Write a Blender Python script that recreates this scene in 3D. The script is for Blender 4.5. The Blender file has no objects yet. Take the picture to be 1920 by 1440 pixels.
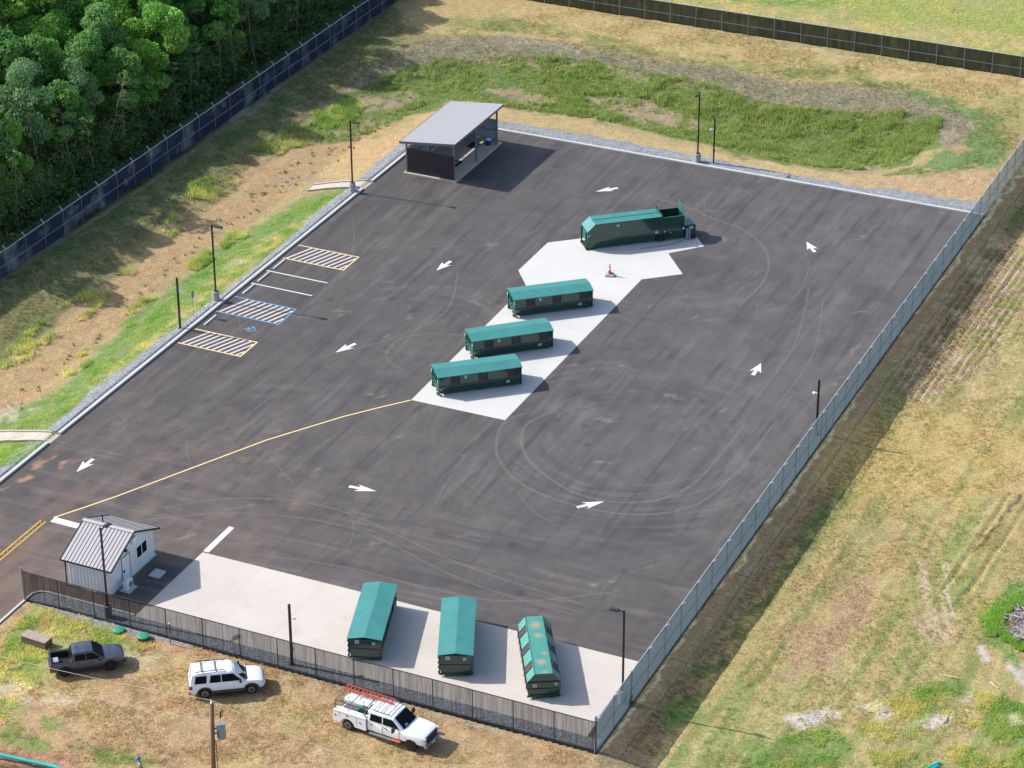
import bpy, bmesh, math, random
import numpy as np
from mathutils import Vector, Matrix

SC = bpy.context.scene
COL = SC.collection
R = math.radians
PI = math.pi

# ------------------------------------------------------------------ camera
# World frame: X runs along the front fence, Y along the right fence (lot is
# x -56.2..0, y 0..93.2 metres); the camera is a drone 105 m up.
CAM_POS = Vector((55.264, -132.617, 105.199))
CAM_ROT = (Matrix.Rotation(R(24.8), 4, 'Z') @ Matrix.Rotation(R(90 - 28.321), 4, 'X')
           @ Matrix.Rotation(R(-0.2206), 4, 'Z'))
cd = bpy.data.cameras.new('camera')
cd.sensor_width = 36.0
cd.lens = 4984.22 / 1920 * 36
cd.clip_start = 1.0
cd.clip_end = 8000
cam = bpy.data.objects.new('camera', cd)
COL.objects.link(cam)
cam.matrix_world = Matrix.Translation(CAM_POS) @ CAM_ROT
SC.camera = cam

# ------------------------------------------------------------------ light
SUN_EL, SUN_DIR = 37.3, 185.0          # elevation, direction (deg from +X) the sun stands in
w = bpy.data.worlds.new('World')
SC.world = w
w.use_nodes = True
nt = w.node_tree
bg = nt.nodes['Background']
sky = nt.nodes.new('ShaderNodeTexSky')
sky.sky_type = 'NISHITA'
sky.sun_disc = False
sky.sun_elevation = R(SUN_EL)
sky.sun_rotation = R(90 - SUN_DIR)
sky.air_density = 1.0
sky.dust_density = 1.5
sky.ozone_density = 1.0
nt.links.new(sky.outputs[0], bg.inputs[0])
bg.inputs[1].default_value = 0.15
sl = bpy.data.lights.new('sun', 'SUN')
sl.energy = 4.2
sl.angle = R(0.53)
sl.color = (1.0, 0.965, 0.915)
so = bpy.data.objects.new('sun', sl)
COL.objects.link(so)
d = Vector((math.cos(R(SUN_DIR)) * math.cos(R(SUN_EL)), math.sin(R(SUN_DIR)) * math.cos(R(SUN_EL)), math.sin(R(SUN_EL))))
so.rotation_euler = d.to_track_quat('Z', 'Y').to_euler()
so.location = (-100, 0, 100)
SC.view_settings.view_transform = 'Standard'
SC.view_settings.look = 'None'
SC.view_settings.exposure = 0.58
SC.view_settings.gamma = 1.0
try:
    SC.cycles.transparent_max_bounces = 24
    SC.cycles.max_bounces = 6
except Exception:
    pass

# ------------------------------------------------------------------ helpers
K = 1.62      # light level: a lit surface shows about K times its base colour


def lin(v):
    v /= 255.0
    return v / 12.92 if v <= 0.04045 else ((v + 0.055) / 1.055) ** 2.4


def C(r, g, b, k=None):
    k = k or K
    return (min(lin(r) / k, .9), min(lin(g) / k, .9), min(lin(b) / k, .9))


Rm = np.array([[CAM_ROT[i][j] for j in range(3)] for i in range(3)])
Cp = np.array(CAM_POS)


def proj(x, y, z):
    """survey helper: where a world point falls in the 1920x1440 photograph"""
    v = np.stack([x - Cp[0], y - Cp[1], z - Cp[2]], -1) @ Rm
    return 960 + 4984.22 * v[..., 0] / -v[..., 2], 720 - 4984.22 * v[..., 1] / -v[..., 2]


def P(px, py, z=0.0):
    """survey helper: ground position (metres) of something seen at px,py at height z"""
    d = Rm @ np.array([px - 960, -(py - 720), -4984.22])
    t = (z - Cp[2]) / d[2]
    return float(Cp[0] + d[0] * t), float(Cp[1] + d[1] * t)


def tag(o, label=None, cat=None, group=None, kind=None):
    if label: o['label'] = label
    if cat: o['category'] = cat
    if group: o['group'] = group
    if kind: o['kind'] = kind
    return o


def empty(name, loc=(0, 0, 0), rz=0.0, label=None, cat=None, group=None):
    o = bpy.data.objects.new(name, None)
    o.empty_display_size = .5
    COL.objects.link(o)
    o.location = loc
    o.rotation_euler = (0, 0, rz)
    return tag(o, label, cat, group)


def copy_tree(o, parent=None):
    c = o.copy()
    COL.objects.link(c)
    if parent:
        c.parent = parent
    for ch in list(o.children):
        copy_tree(ch, c)
    return c


class MB:
    def __init__(s):
        s.v = []; s.f = []; s.m = []

    def add(s, vs, fs, m=0):
        b = len(s.v)
        s.v += [tuple(v) for v in vs]
        s.f += [tuple(i + b for i in f) for f in fs]
        s.m += [m] * len(fs)
        return s

    def box(s, x0, x1, y0, y1, z0, z1, m=0):
        vs = [(x, y, z) for z in (z0, z1) for y in (y0, y1) for x in (x0, x1)]
        return s.add(vs, [(0, 2, 3, 1), (4, 5, 7, 6), (0, 1, 5, 4), (2, 6, 7, 3), (0, 4, 6, 2), (1, 3, 7, 5)], m)

    def bar(s, p0, p1, w, h, m=0, up=(0, 0, 1)):
        p0 = Vector(p0); p1 = Vector(p1)
        d = (p1 - p0).normalized(); u = Vector(up)
        if abs(d.dot(u)) > .98: u = Vector((1, 0, 0))
        a = d.cross(u).normalized(); b = a.cross(d).normalized()
        vs = [p + a * (i * w / 2) + b * (j * h / 2) for p in (p0, p1) for i, j in ((-1, -1), (1, -1), (1, 1), (-1, 1))]
        return s.add(vs, [(3, 2, 1, 0), (4, 5, 6, 7), (0, 1, 5, 4), (1, 2, 6, 5), (2, 3, 7, 6), (3, 0, 4, 7)], m)

    def tube(s, pts, r, n=8, m=0, cap=True):
        pts = [Vector(p) for p in pts]
        rs = r if isinstance(r, (list, tuple)) else [r] * len(pts)
        b = len(s.v); up = Vector((0, 0, 1)); prev = None
        for i, p in enumerate(pts):
            d = (pts[min(i + 1, len(pts) - 1)] - pts[max(i - 1, 0)]).normalized()
            if prev is None:
                a = d.cross(up if abs(d.z) < .95 else Vector((1, 0, 0))).normalized()
            else:
                a = (prev - d * prev.dot(d)).normalized()
            prev = a; c = d.cross(a)
            for k in range(n):
                t = 2 * PI * k / n
                s.v.append(tuple(p + a * (rs[i] * math.cos(t)) + c * (rs[i] * math.sin(t))))
        for i in range(len(pts) - 1):
            for k in range(n):
                s.f.append((b + i * n + k, b + i * n + (k + 1) % n, b + (i + 1) * n + (k + 1) % n, b + (i + 1) * n + k)); s.m.append(m)
        if cap:
            s.f.append(tuple(b + k for k in range(n))[::-1]); s.m.append(m)
            e = b + (len(pts) - 1) * n
            s.f.append(tuple(e + k for k in range(n))); s.m.append(m)
        return s

    def lathe(s, prof, n=20, c=(0, 0), m=0):
        b = len(s.v)
        for r, z in prof:
            for k in range(n):
                t = 2 * PI * k / n
                s.v.append((c[0] + r * math.cos(t), c[1] + r * math.sin(t), z))
        for i in range(len(prof) - 1):
            for k in range(n):
                s.f.append((b + i * n + k, b + i * n + (k + 1) % n, b + (i + 1) * n + (k + 1) % n, b + (i + 1) * n + k)); s.m.append(m)
        s.f.append(tuple(b + k for k in range(n))[::-1]); s.m.append(m)
        e = b + (len(prof) - 1) * n
        s.f.append(tuple(e + k for k in range(n))); s.m.append(m)
        return s

    def prism(s, poly, z0, z1, m=0):
        n = len(poly)
        area = sum(poly[i][0] * poly[(i + 1) % n][1] - poly[(i + 1) % n][0] * poly[i][1] for i in range(n))
        if area < 0: poly = poly[::-1]
        vs = [(x, y, z0) for x, y in poly] + [(x, y, z1) for x, y in poly]
        fs = [tuple(range(n))[::-1], tuple(range(n, 2 * n))] + [(i, (i + 1) % n, n + (i + 1) % n, n + i) for i in range(n)]
        return s.add(vs, fs, m)

    def flat(s, poly, z, m=0):
        n = len(poly)
        area = sum(poly[i][0] * poly[(i + 1) % n][1] - poly[(i + 1) % n][0] * poly[i][1] for i in range(n))
        if area < 0: poly = poly[::-1]
        return s.add([(x, y, z) for x, y in poly], [tuple(range(n))], m)

    def ribbon(s, pts, w, z, m=0, h=0):
        """a painted line or a kerb along pts; w width, z base, h height"""
        pts = [Vector((p[0], p[1])) for p in pts]
        L, Rr = [], []
        for i, p in enumerate(pts):
            a = pts[max(i - 1, 0)]; b = pts[min(i + 1, len(pts) - 1)]
            d = (b - a).normalized(); nn = Vector((-d.y, d.x)) * w / 2
            L.append(p + nn); Rr.append(p - nn)
        for i in range(len(pts) - 1):
            q = [Rr[i], Rr[i + 1], L[i + 1], L[i]]
            if h: s.prism([tuple(a) for a in q], z, z + h, m)
            else: s.add([(a.x, a.y, z) for a in q], [(0, 1, 2, 3)], m)
        return s

    def ball(s, c, r, sx=1, sy=1, sz=1, n=12, k=8, m=0):
        b = len(s.v)
        for j in range(k + 1):
            ph = PI * j / k
            for i in range(n):
                t = 2 * PI * i / n
                s.v.append((c[0] + r * sx * math.sin(ph) * math.cos(t), c[1] + r * sy * math.sin(ph) * math.sin(t), c[2] - r * sz * math.cos(ph)))
        for j in range(k):
            for i in range(n):
                s.f.append((b + j * n + i, b + j * n + (i + 1) % n, b + (j + 1) * n + (i + 1) % n, b + (j + 1) * n + i)); s.m.append(m)
        return s

    def build(s, name, mats, parent=None, smooth=False, loc=None, rz=0, bevel=0):
        me = bpy.data.meshes.new(name)
        me.from_pydata(s.v, [], s.f)
        for mm in (mats if isinstance(mats, (list, tuple)) else [mats]):
            me.materials.append(mm)
        me.polygons.foreach_set('material_index', s.m)
        if smooth:
            me.polygons.foreach_set('use_smooth', [True] * len(s.f))
        me.update()
        o = bpy.data.objects.new(name, me)
        COL.objects.link(o)
        if parent: o.parent = parent
        if loc is not None: o.location = loc
        o.rotation_euler = (0, 0, rz)
        if bevel:
            md = o.modifiers.new('bevel', 'BEVEL'); md.width = bevel; md.segments = 2; md.limit_method = 'ANGLE'; md.angle_limit = R(40)
        return o


def np_mesh(name, V, F, mat, colors=None, smooth=False, parent=None):
    """numpy mesh: V (n,3), F (m,k) same-size faces"""
    me = bpy.data.meshes.new(name)
    V = np.ascontiguousarray(V, dtype=np.float32); F = np.ascontiguousarray(F, dtype=np.int32)
    k = F.shape[1]
    me.vertices.add(len(V)); me.vertices.foreach_set('co', V.ravel())
    me.loops.add(F.size); me.loops.foreach_set('vertex_index', F.ravel())
    me.polygons.add(len(F)); me.polygons.foreach_set('loop_start', np.arange(0, F.size, k, dtype=np.int32))
    me.update(calc_edges=True)
    if smooth:
        me.polygons.foreach_set('use_smooth', np.ones(len(F), dtype=bool))
    if colors is not None:
        a = me.color_attributes.new('Col', 'FLOAT_COLOR', 'POINT')
        cc = np.ones((len(V), 4), dtype=np.float32); cc[:, :3] = colors
        a.data.foreach_set('color', cc.ravel())
    me.materials.append(mat)
    o = bpy.data.objects.new(name, me)
    COL.objects.link(o)
    if parent: o.parent = parent
    return o


# ------------------------------------------------------------------ materials
def base_mat(name):
    m = bpy.data.materials.new(name); m.use_nodes = True
    return m, m.node_tree, m.node_tree.nodes['Principled BSDF']


def noise(nt, scale, detail=4, rough=.55, vec=None, stretch=None, rot=0, world=False):
    n = nt.nodes.new('ShaderNodeTexNoise')
    n.inputs['Scale'].default_value = scale
    n.inputs['Detail'].default_value = detail
    n.inputs['Roughness'].default_value = rough
    tc = nt.nodes.new('ShaderNodeTexCoord')
    src = tc.outputs['Object']
    if world: src = nt.nodes.new('ShaderNodeNewGeometry').outputs['Position']
    if stretch or rot:
        mp = nt.nodes.new('ShaderNodeMapping')
        if stretch: mp.inputs['Scale'].default_value = stretch
        mp.inputs['Rotation'].default_value = (0, 0, rot)
        nt.links.new(src, mp.inputs[0]); src = mp.outputs[0]
    nt.links.new(src, n.inputs['Vector'])
    return n


def ramp(nt, src, p0, p1, c0=(0, 0, 0, 1), c1=(1, 1, 1, 1)):
    r = nt.nodes.new('ShaderNodeValToRGB')
    r.color_ramp.elements[0].position = p0; r.color_ramp.elements[0].color = c0
    r.color_ramp.elements[1].position = p1; r.color_ramp.elements[1].color = c1
    nt.links.new(src, r.inputs[0])
    return r


def mixc(nt, a, b, fac, mode='MIX'):
    n = nt.nodes.new('ShaderNodeMix'); n.data_type = 'RGBA'; n.blend_type = mode
    for sock, v in ((n.inputs[6], a), (n.inputs[7], b), (n.inputs[0], fac)):
        if hasattr(v, 'type') or hasattr(v, 'links'): nt.links.new(v, sock)
        else: sock.default_value = (*v, 1) if isinstance(v, tuple) and len(v) == 3 else v
    return n.outputs[2]


def rgb(v):
    return (v, v, v, 1)


def bump(nt, bsdf, h, strength=.3, dist=.05):
    b = nt.nodes.new('ShaderNodeBump'); b.inputs['Strength'].default_value = strength; b.inputs['Distance'].default_value = dist
    nt.links.new(h, b.inputs['Height']); nt.links.new(b.outputs[0], bsdf.inputs['Normal'])


def mat(name, col, rough=.7, metal=0., var=.12, scale=3., spec=None, bmp=0., stretch=None, coat=0.):
    m, nt, b = base_mat(name)
    n = noise(nt, scale, 5, .6, stretch=stretch)
    r = ramp(nt, n.outputs['Fac'], .3, .7, rgb(1 - var), rgb(1 + var))
    o = mixc(nt, col, r.outputs[0], 1.0, 'MULTIPLY')
    nt.links.new(o, b.inputs['Base Color'])
    b.inputs['Roughness'].default_value = rough
    b.inputs['Metallic'].default_value = metal
    if spec is not None: b.inputs['Specular IOR Level'].default_value = spec
    if coat: b.inputs['Coat Weight'].default_value = coat; b.inputs['Coat Roughness'].default_value = .05
    if bmp: bump(nt, b, n.outputs['Fac'], bmp, .02)
    return m


def attr_col(nt):
    a = nt.nodes.new('ShaderNodeAttribute'); a.attribute_name = 'Col'
    return a.outputs['Color']


M = {}
M['black'] = mat('black_metal', C(38, 34, 38), .45, .0)
M['galv'] = mat('galvanised_steel', C(170, 180, 188), .4, .5, .1, 6)
M['galv_dark'] = mat('weathered_steel', C(120, 128, 138), .5, .4, .1, 6)
M['rail_black'] = mat('black_rail', C(60, 62, 70), .5, .2)
M['white_paint'] = mat('white_paint', (.80, .81, .83), .45, 0, .03)
M['mark_white'] = mat('white_marking', (.66, .63, .62), .8, 0, .16, 6)
M['mark_hatch'] = mat('worn_white_marking', (.52, .47, .46), .8, 0, .16, 9)
M['mark_yellow'] = mat('yellow_marking', C(255, 222, 150, 1.3), .8, 0, .10, 3)
M['mark_yellow_deep'] = mat('traffic_yellow_marking', C(240, 185, 60), .8, 0, .14, 3)
M['mark_blue'] = mat('blue_marking', C(110, 180, 225), .8, 0, .10, 4)
M['pole_conc'] = mat('cast_concrete', C(185, 190, 190), .9, 0, .1, 4)
M['glass'] = mat('dark_glass', C(24, 32, 40), .3, 0, .05, 1, spec=.08)
M['tyre'] = mat('rubber', C(34, 32, 34), .85)
M['rim'] = mat('alloy_rim', C(185, 185, 190), .35, .6, .05)
M['rim_dark'] = mat('dark_rim', C(62, 60, 64), .4, .4, .05)
M['plastic_black'] = mat('black_plastic', C(44, 42, 44), .6)
M['red_lens'] = mat('red_lens', C(190, 30, 40), .25)
M['lamp_lens'] = mat('clear_lens', C(225, 225, 225), .15)
M['amber'] = mat('amber_lens', C(235, 150, 90), .3)
M['wood'] = mat('timber', C(190, 150, 110), .85, 0, .2, 6)
M['orange'] = mat('orange_fibreglass', C(235, 105, 90), .55, 0, .06)
M['cone_orange'] = mat('cone_orange', C(240, 105, 50), .6)
M['green_bright'] = mat('green_plastic', C(70, 175, 140), .55, 0, .06)
M['teal_pipe'] = mat('teal_pipe', C(45, 200, 195), .5, 0, .06)


def concrete_mat(name, col, var=.06):
    m, nt, b = base_mat(name)
    sn = noise(nt, .55, 7, .7); rs_ = ramp(nt, sn.outputs['Fac'], .56, .74, (1, 1, 1, 1), (.80, .75, .69, 1))
    a = noise(nt, .35, 6, .6); r1 = ramp(nt, a.outputs['Fac'], .3, .7, rgb(1 - var), rgb(1 + var))
    c = noise(nt, 9, 4, .7); r2 = ramp(nt, c.outputs['Fac'], .3, .7, rgb(1 - var * .7), rgb(1 + var * .5))
    o = mixc(nt, mixc(nt, col, r1.outputs[0], 1.0, 'MULTIPLY'), r2.outputs[0], 1.0, 'MULTIPLY')
    o = mixc(nt, o, rs_.outputs[0], .55, 'MULTIPLY')
    nt.links.new(o, b.inputs['Base Color']); b.inputs['Roughness'].default_value = .85
    bump(nt, b, c.outputs['Fac'], .15, .01)
    return m


M['conc_white'] = concrete_mat('fresh_concrete', C(236, 233, 228), .03)
M['conc_kerb'] = concrete_mat('kerb_concrete', C(226, 226, 222), .07)
M['conc_walk'] = concrete_mat('flume_concrete', C(224, 212, 196), .07)


# steel containers: glossy dark green sides, matt sun-bleached teal roof
def steel(name, col, rough, var, stretch=None, streak=.0):
    m, nt, b = base_mat(name)
    n1 = noise(nt, .8, 7, .65, world=True); r1 = ramp(nt, n1.outputs['Fac'], .3, .7, rgb(1 - var), rgb(1 + var))
    n2 = noise(nt, 11, 3, .6, world=True); r2 = ramp(nt, n2.outputs['Fac'], .35, .65, rgb(1 - var * .4), rgb(1 + var * .4))
    o = mixc(nt, mixc(nt, col, r1.outputs[0], 1., 'MULTIPLY'), r2.outputs[0], 1., 'MULTIPLY')
    nt.links.new(o, b.inputs['Base Color']); b.inputs['Roughness'].default_value = rough
    n3 = noise(nt, 2.2, 2, .5)
    bump(nt, b, n3.outputs['Fac'], .05, .02)
    if rough < .2: b.inputs['Coat Weight'].default_value = .30; b.inputs['Coat Roughness'].default_value = .04
    return m


M['teal_roof'] = steel('teal_roof_paint', C(70, 154, 149), .55, .13, (1, 3, 1))
M['green_steel'] = steel('dark_green_paint', C(36, 76, 66), .14, .12)
M['green_rib'] = steel('dark_green_rib_paint', C(36, 84, 72), .3, .12)
M['green_light'] = steel('green_end_paint', C(66, 132, 116), .35, .10)
M['louver'] = mat('brown_black_louver', C(62, 50, 52), .5)

# screening fabric on chain-link: part see-through
def screen_mat(name, col, transmit, streak=.2, patch=None, pcol=None, sc=(1, 1, 1), trans=.3, pat=.0, pr=(.5, .62)):
    m, nt, b = base_mat(name)
    out = nt.nodes['Material Output']
    d_ = nt.nodes.new('ShaderNodeBsdfDiffuse'); d_.inputs[0].default_value = (*col, 1)
    t_ = nt.nodes.new('ShaderNodeBsdfTranslucent'); t_.inputs[0].default_value = (*col, 1)
    ms = nt.nodes.new('ShaderNodeMixShader'); ms.inputs[0].default_value = trans
    nt.links.new(d_.outputs[0], ms.inputs[1]); nt.links.new(t_.outputs[0], ms.inputs[2])
    if pcol:  # paler patches; on the left fence, leaking light painted into the colour
        np_ = noise(nt, 1.0, 5, .6, stretch=(.33, .33, .45)); rp_ = ramp(nt, np_.outputs['Fac'], .50, .66, rgb(0), rgb(.8))
        cc_ = mixc(nt, tuple(col), tuple(pcol), rp_.outputs[0])
        nt.links.new(cc_, d_.inputs[0]); nt.links.new(cc_, t_.inputs[0])
    tr = nt.nodes.new('ShaderNodeBsdfTransparent')
    n = noise(nt, 1.0, 4, .6, stretch=sc)
    r = ramp(nt, n.outputs['Fac'], .3, .7, rgb(max(0, transmit - streak)), rgb(min(1, transmit + streak)))
    fac = r.outputs[0]
    if pat:
        n2 = noise(nt, 1.0, 3, .5, stretch=(.55, .55, .5))
        r2 = ramp(nt, n2.outputs['Fac'], pr[0], pr[1], rgb(0), rgb(pat))
        fac = mixc(nt, fac, r2.outputs[0], 1.0, 'ADD')
    mx = nt.nodes.new('ShaderNodeMixShader')
    nt.links.new(fac, mx.inputs[0]); nt.links.new(ms.outputs[0], mx.inputs[1]); nt.links.new(tr.outputs[0], mx.inputs[2])
    nt.links.new(mx.outputs[0], out.inputs[0])
    return m


M['screen_front'] = screen_mat('black_screen_front', C(50, 50, 54), .33, .13, sc=(6, 1, .25))
M['screen_right'] = screen_mat('backlight_tinted_screen', C(98, 118, 130), .27, .04, sc=(1, 2, .3), trans=.62)  # back light and sky blue put into the fabric colour
M['screen_left'] = screen_mat('sky_tinted_screen', C(66, 73, 102), .05, .03, sc=(1, 1, .3), trans=.25, pcol=C(150, 156, 166))  # black fabric; its navy sky reflection is put into the base colour
M['screen_back'] = screen_mat('dark_green_black_screen', C(60, 62, 64), .07, .04, sc=(2, 1, .4), pcol=C(84, 88, 80))

# ground, asphalt, gravel
def ground_mat():
    m, nt, b = base_mat('ground_soil_and_turf')
    col = attr_col(nt)
    n1 = noise(nt, 5.5, 4, .65); r1 = ramp(nt, n1.outputs['Fac'], .32, .68, rgb(.66), rgb(1.34))
    n2 = noise(nt, 1.3, 6, .65); r2 = ramp(nt, n2.outputs['Fac'], .3, .7, rgb(.86), rgb(1.13))
    n3 = noise(nt, .5, 5, .6); r3 = ramp(nt, n3.outputs['Fac'], .35, .68, (1.05, .99, .94, 1), (.94, 1.03, .94, 1))
    n0 = noise(nt, 13, 3, .7); r0 = ramp(nt, n0.outputs['Fac'], .35, .65, rgb(.74), rgb(1.22))
    o = mixc(nt, col, r1.outputs[0], 1., 'MULTIPLY')
    o = mixc(nt, o, r0.outputs[0], 1., 'MULTIPLY')
    o = mixc(nt, o, r2.outputs[0], 1., 'MULTIPLY')
    o = mixc(nt, o, r3.outputs[0], 1., 'MULTIPLY')
    nt.links.new(o, b.inputs['Base Color']); b.inputs['Roughness'].default_value = .95
    b.inputs['Specular IOR Level'].default_value = .15
    mx = mixc(nt, n1.outputs['Fac'], n2.outputs['Fac'], .5)
    bump(nt, b, mx, .55, .12)
    return m


def asphalt_mat():
    m, nt, b = base_mat('asphalt')
    col = attr_col(nt)
    n1 = noise(nt, 1.0, 6, .65, stretch=(1.3, .3, 1)); r1 = ramp(nt, n1.outputs['Fac'], .3, .7, rgb(.93), rgb(1.08))
    n2 = noise(nt, 12, 3, .8); r2 = ramp(nt, n2.outputs['Fac'], .3, .7, rgb(.88), rgb(1.14))
    n3 = noise(nt, .34, 7, .68); r3 = ramp(nt, n3.outputs['Fac'], .3, .7, rgb(.84), rgb(1.18))
    # sparse pale scuffs and crumbs
    n4 = noise(nt, 1.0, 3, .7, stretch=(2.2, .9, 1), rot=.5); r4 = ramp(nt, n4.outputs['Fac'], .70, .78, rgb(0), rgb(.35))
    o = mixc(nt, col, r1.outputs[0], 1., 'MULTIPLY')
    o = mixc(nt, o, r2.outputs[0], 1., 'MULTIPLY')
    o = mixc(nt, o, r3.outputs[0], 1., 'MULTIPLY')
    o = mixc(nt, o, C(190, 176, 168), r4.outputs[0])
    nt.links.new(o, b.inputs['Base Color']); b.inputs['Roughness'].default_value = .82
    b.inputs['Specular IOR Level'].default_value = .3
    bump(nt, b, n2.outputs['Fac'], .25, .01)
    return m


def gravel_mat():
    m, nt, b = base_mat('grey_gravel')
    v = nt.nodes.new('ShaderNodeTexVoronoi'); v.inputs['Scale'].default_value = 12
    tc = nt.nodes.new('ShaderNodeTexCoord'); nt.links.new(tc.outputs['Object'], v.inputs['Vector'])
    hs = nt.nodes.new('ShaderNodeRGBToBW'); nt.links.new(v.outputs['Color'], hs.inputs[0])
    r = ramp(nt, hs.outputs[0], .1, .9, (*C(112, 115, 120), 1), (*C(198, 202, 206), 1))
    n = noise(nt, .8, 5, .6); r2 = ramp(nt, n.outputs['Fac'], .3, .7, rgb(.85), rgb(1.12))
    o = mixc(nt, r.outputs[0], r2.outputs[0], 1., 'MULTIPLY')
    nt.links.new(o, b.inputs['Base Color']); b.inputs['Roughness'].default_value = .9
    bump(nt, b, v.outputs['Distance'], .8, .04)
    return m


def vcol_mat(name, rough=.9, trans=0., spec=.2):
    m, nt, b = base_mat(name)
    col = attr_col(nt)
    nt.links.new(col, b.inputs['Base Color']); b.inputs['Roughness'].default_value = rough
    b.inputs['Specular IOR Level'].default_value = spec
    if trans:
        out = nt.nodes['Material Output']
        t = nt.nodes.new('ShaderNodeBsdfTranslucent'); nt.links.new(col, t.inputs[0])
        mx = nt.nodes.new('ShaderNodeMixShader'); mx.inputs[0].default_value = trans
        nt.links.new(b.outputs[0], mx.inputs[1]); nt.links.new(t.outputs[0], mx.inputs[2]); nt.links.new(mx.outputs[0], out.inputs[0])
    return m


M['ground'] = ground_mat()
M['asphalt'] = asphalt_mat()
M['gravel'] = gravel_mat()
M['leaf'] = vcol_mat('foliage', .65, .38)
M['grass'] = vcol_mat('grass_blades', .8, .5)
M['vcol'] = vcol_mat('mottled_surface', .85)
M['bark'] = mat('bark', C(118, 108, 92), .95, 0, .25, 5, bmp=.4)
# ------------------------------------------------------------------ noise and painting in numpy
def _lat(ix, iy, seed):
    h = (ix.astype(np.int64) * 374761393 + iy.astype(np.int64) * 668265263 + seed * 974634777) & 0xffffffff
    h = ((h ^ (h >> 13)) * 1274126177) & 0xffffffff
    return ((h ^ (h >> 16)) & 0xffff) / 65535.0


def vnoise(x, y, s, seed=0):
    x = x * s; y = y * s
    ix = np.floor(x); iy = np.floor(y); fx = x - ix; fy = y - iy
    fx = fx * fx * (3 - 2 * fx); fy = fy * fy * (3 - 2 * fy)
    a = _lat(ix, iy, seed); b = _lat(ix + 1, iy, seed); c = _lat(ix, iy + 1, seed); d = _lat(ix + 1, iy + 1, seed)
    return (a * (1 - fx) + b * fx) * (1 - fy) + (c * (1 - fx) + d * fx) * fy


def fbm(x, y, s, seed=0, o=4):
    t = 0; a = 1; n = 0
    for i in range(o):
        t = t + a * vnoise(x, y, s * 2 ** i, seed + i * 17); n += a; a *= .55
    return t / n


def smooth(e0, e1, x):
    t = np.clip((x - e0) / (e1 - e0), 0, 1)
    return t * t * (3 - 2 * t)


def seg_dist(px, py, pts):
    best = np.full(px.shape, 1e9)
    for (x0, y0), (x1, y1) in zip(pts[:-1], pts[1:]):
        dx, dy = x1 - x0, y1 - y0
        t = np.clip(((px - x0) * dx + (py - y0) * dy) / (dx * dx + dy * dy + 1e-9), 0, 1)
        best = np.minimum(best, np.hypot(px - x0 - t * dx, py - y0 - t * dy))
    return best


def poly_sd(px, py, pts):
    inside = np.zeros(px.shape, bool)
    n = len(pts)
    for i in range(n):
        x0, y0 = pts[i]; x1, y1 = pts[(i + 1) % n]
        c = (y0 > py) != (y1 > py)
        xi = (x1 - x0) * (py - y0) / ((y1 - y0) if y1 != y0 else 1e-9) + x0
        inside ^= c & (px < xi)
    dd = seg_dist(px, py, pts + [pts[0]])
    return np.where(inside, dd, -dd)


# terrain height (metres)
def hgt(x, y):
    x = np.asarray(x, float); y = np.asarray(y, float)
    # L-shaped retention basin left of and behind the lot
    d = seg_dist(x, y, [(-66.0, -60), (-66.0, 96), (-60.5, 104.3), (-17, 104.3)])
    q = np.clip((9.3 - d) / 6.6, 0, 1); h = .10 - 1.15 * (q * .8 + .2 * q * q * (3 - 2 * q))
    out = (x > 0.2)
    h = np.where(out, -.5 * smooth(.3, 4.5, x) + .15 * smooth(6, 20, x), h)
    h = np.where((y < 0) & (x <= .2), .02, h)
    inl = (x > -56.6) & (x < .25) & (y > -.1) & (y < 93.6)
    h = np.where(inl, -.12, h)
    drv = (x > -56.6) & (x < -44.9) & (y < 0)
    h = np.where(drv, -.12, h)
    return h


def rough_h(x, y):
    """small lumps, none under the paving"""
    pav = ((x > -57.2) & (x < .6) & (y > -.6) & (y < 94.5)) | ((x > -57.2) & (x < -44.5) & (y < 0))
    a = (fbm(x, y, .8, 3, 4) - .5) * .16 + (vnoise(x, y, 3.1, 9) - .5) * .06
    ruts = np.zeros_like(x)
    for (pts, wd, n, dep, sp) in RUTS:
        for k in range(n):
            off = (k - (n - 1) / 2) * sp
            q = [(p[0] + off, p[1]) for p in pts]
            dd = seg_dist(x + .15 * (vnoise(x, y, .5, 5) - .5), y, q)
            ruts = ruts - dep * np.exp(-(dd / wd) ** 2) + dep * .5 * np.exp(-((dd - wd * 1.7) / wd) ** 2)
    return np.where(pav, 0, a + ruts)


RUTS = [([P(1893, 470, -.4), P(1700, 745, -.4)], .13, 6, .16, .62),
        ([P(1960, 470, -.4), P(1790, 700, -.4)], .13, 5, .14, .6),
        ([P(1915, 930, -.4), P(1840, 1040, -.4), P(1790, 1110, -.4)], .16, 2, .14, 1.7),
        ([P(1735, 1080, -.4), P(1745, 1150, -.4), P(1770, 1200, -.4)], .14, 2, .09, 1.6),
        ([P(1500, 1010, -.4), P(1200, 1440, -.4)], .2, 2, .05, 1.8)]


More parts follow.
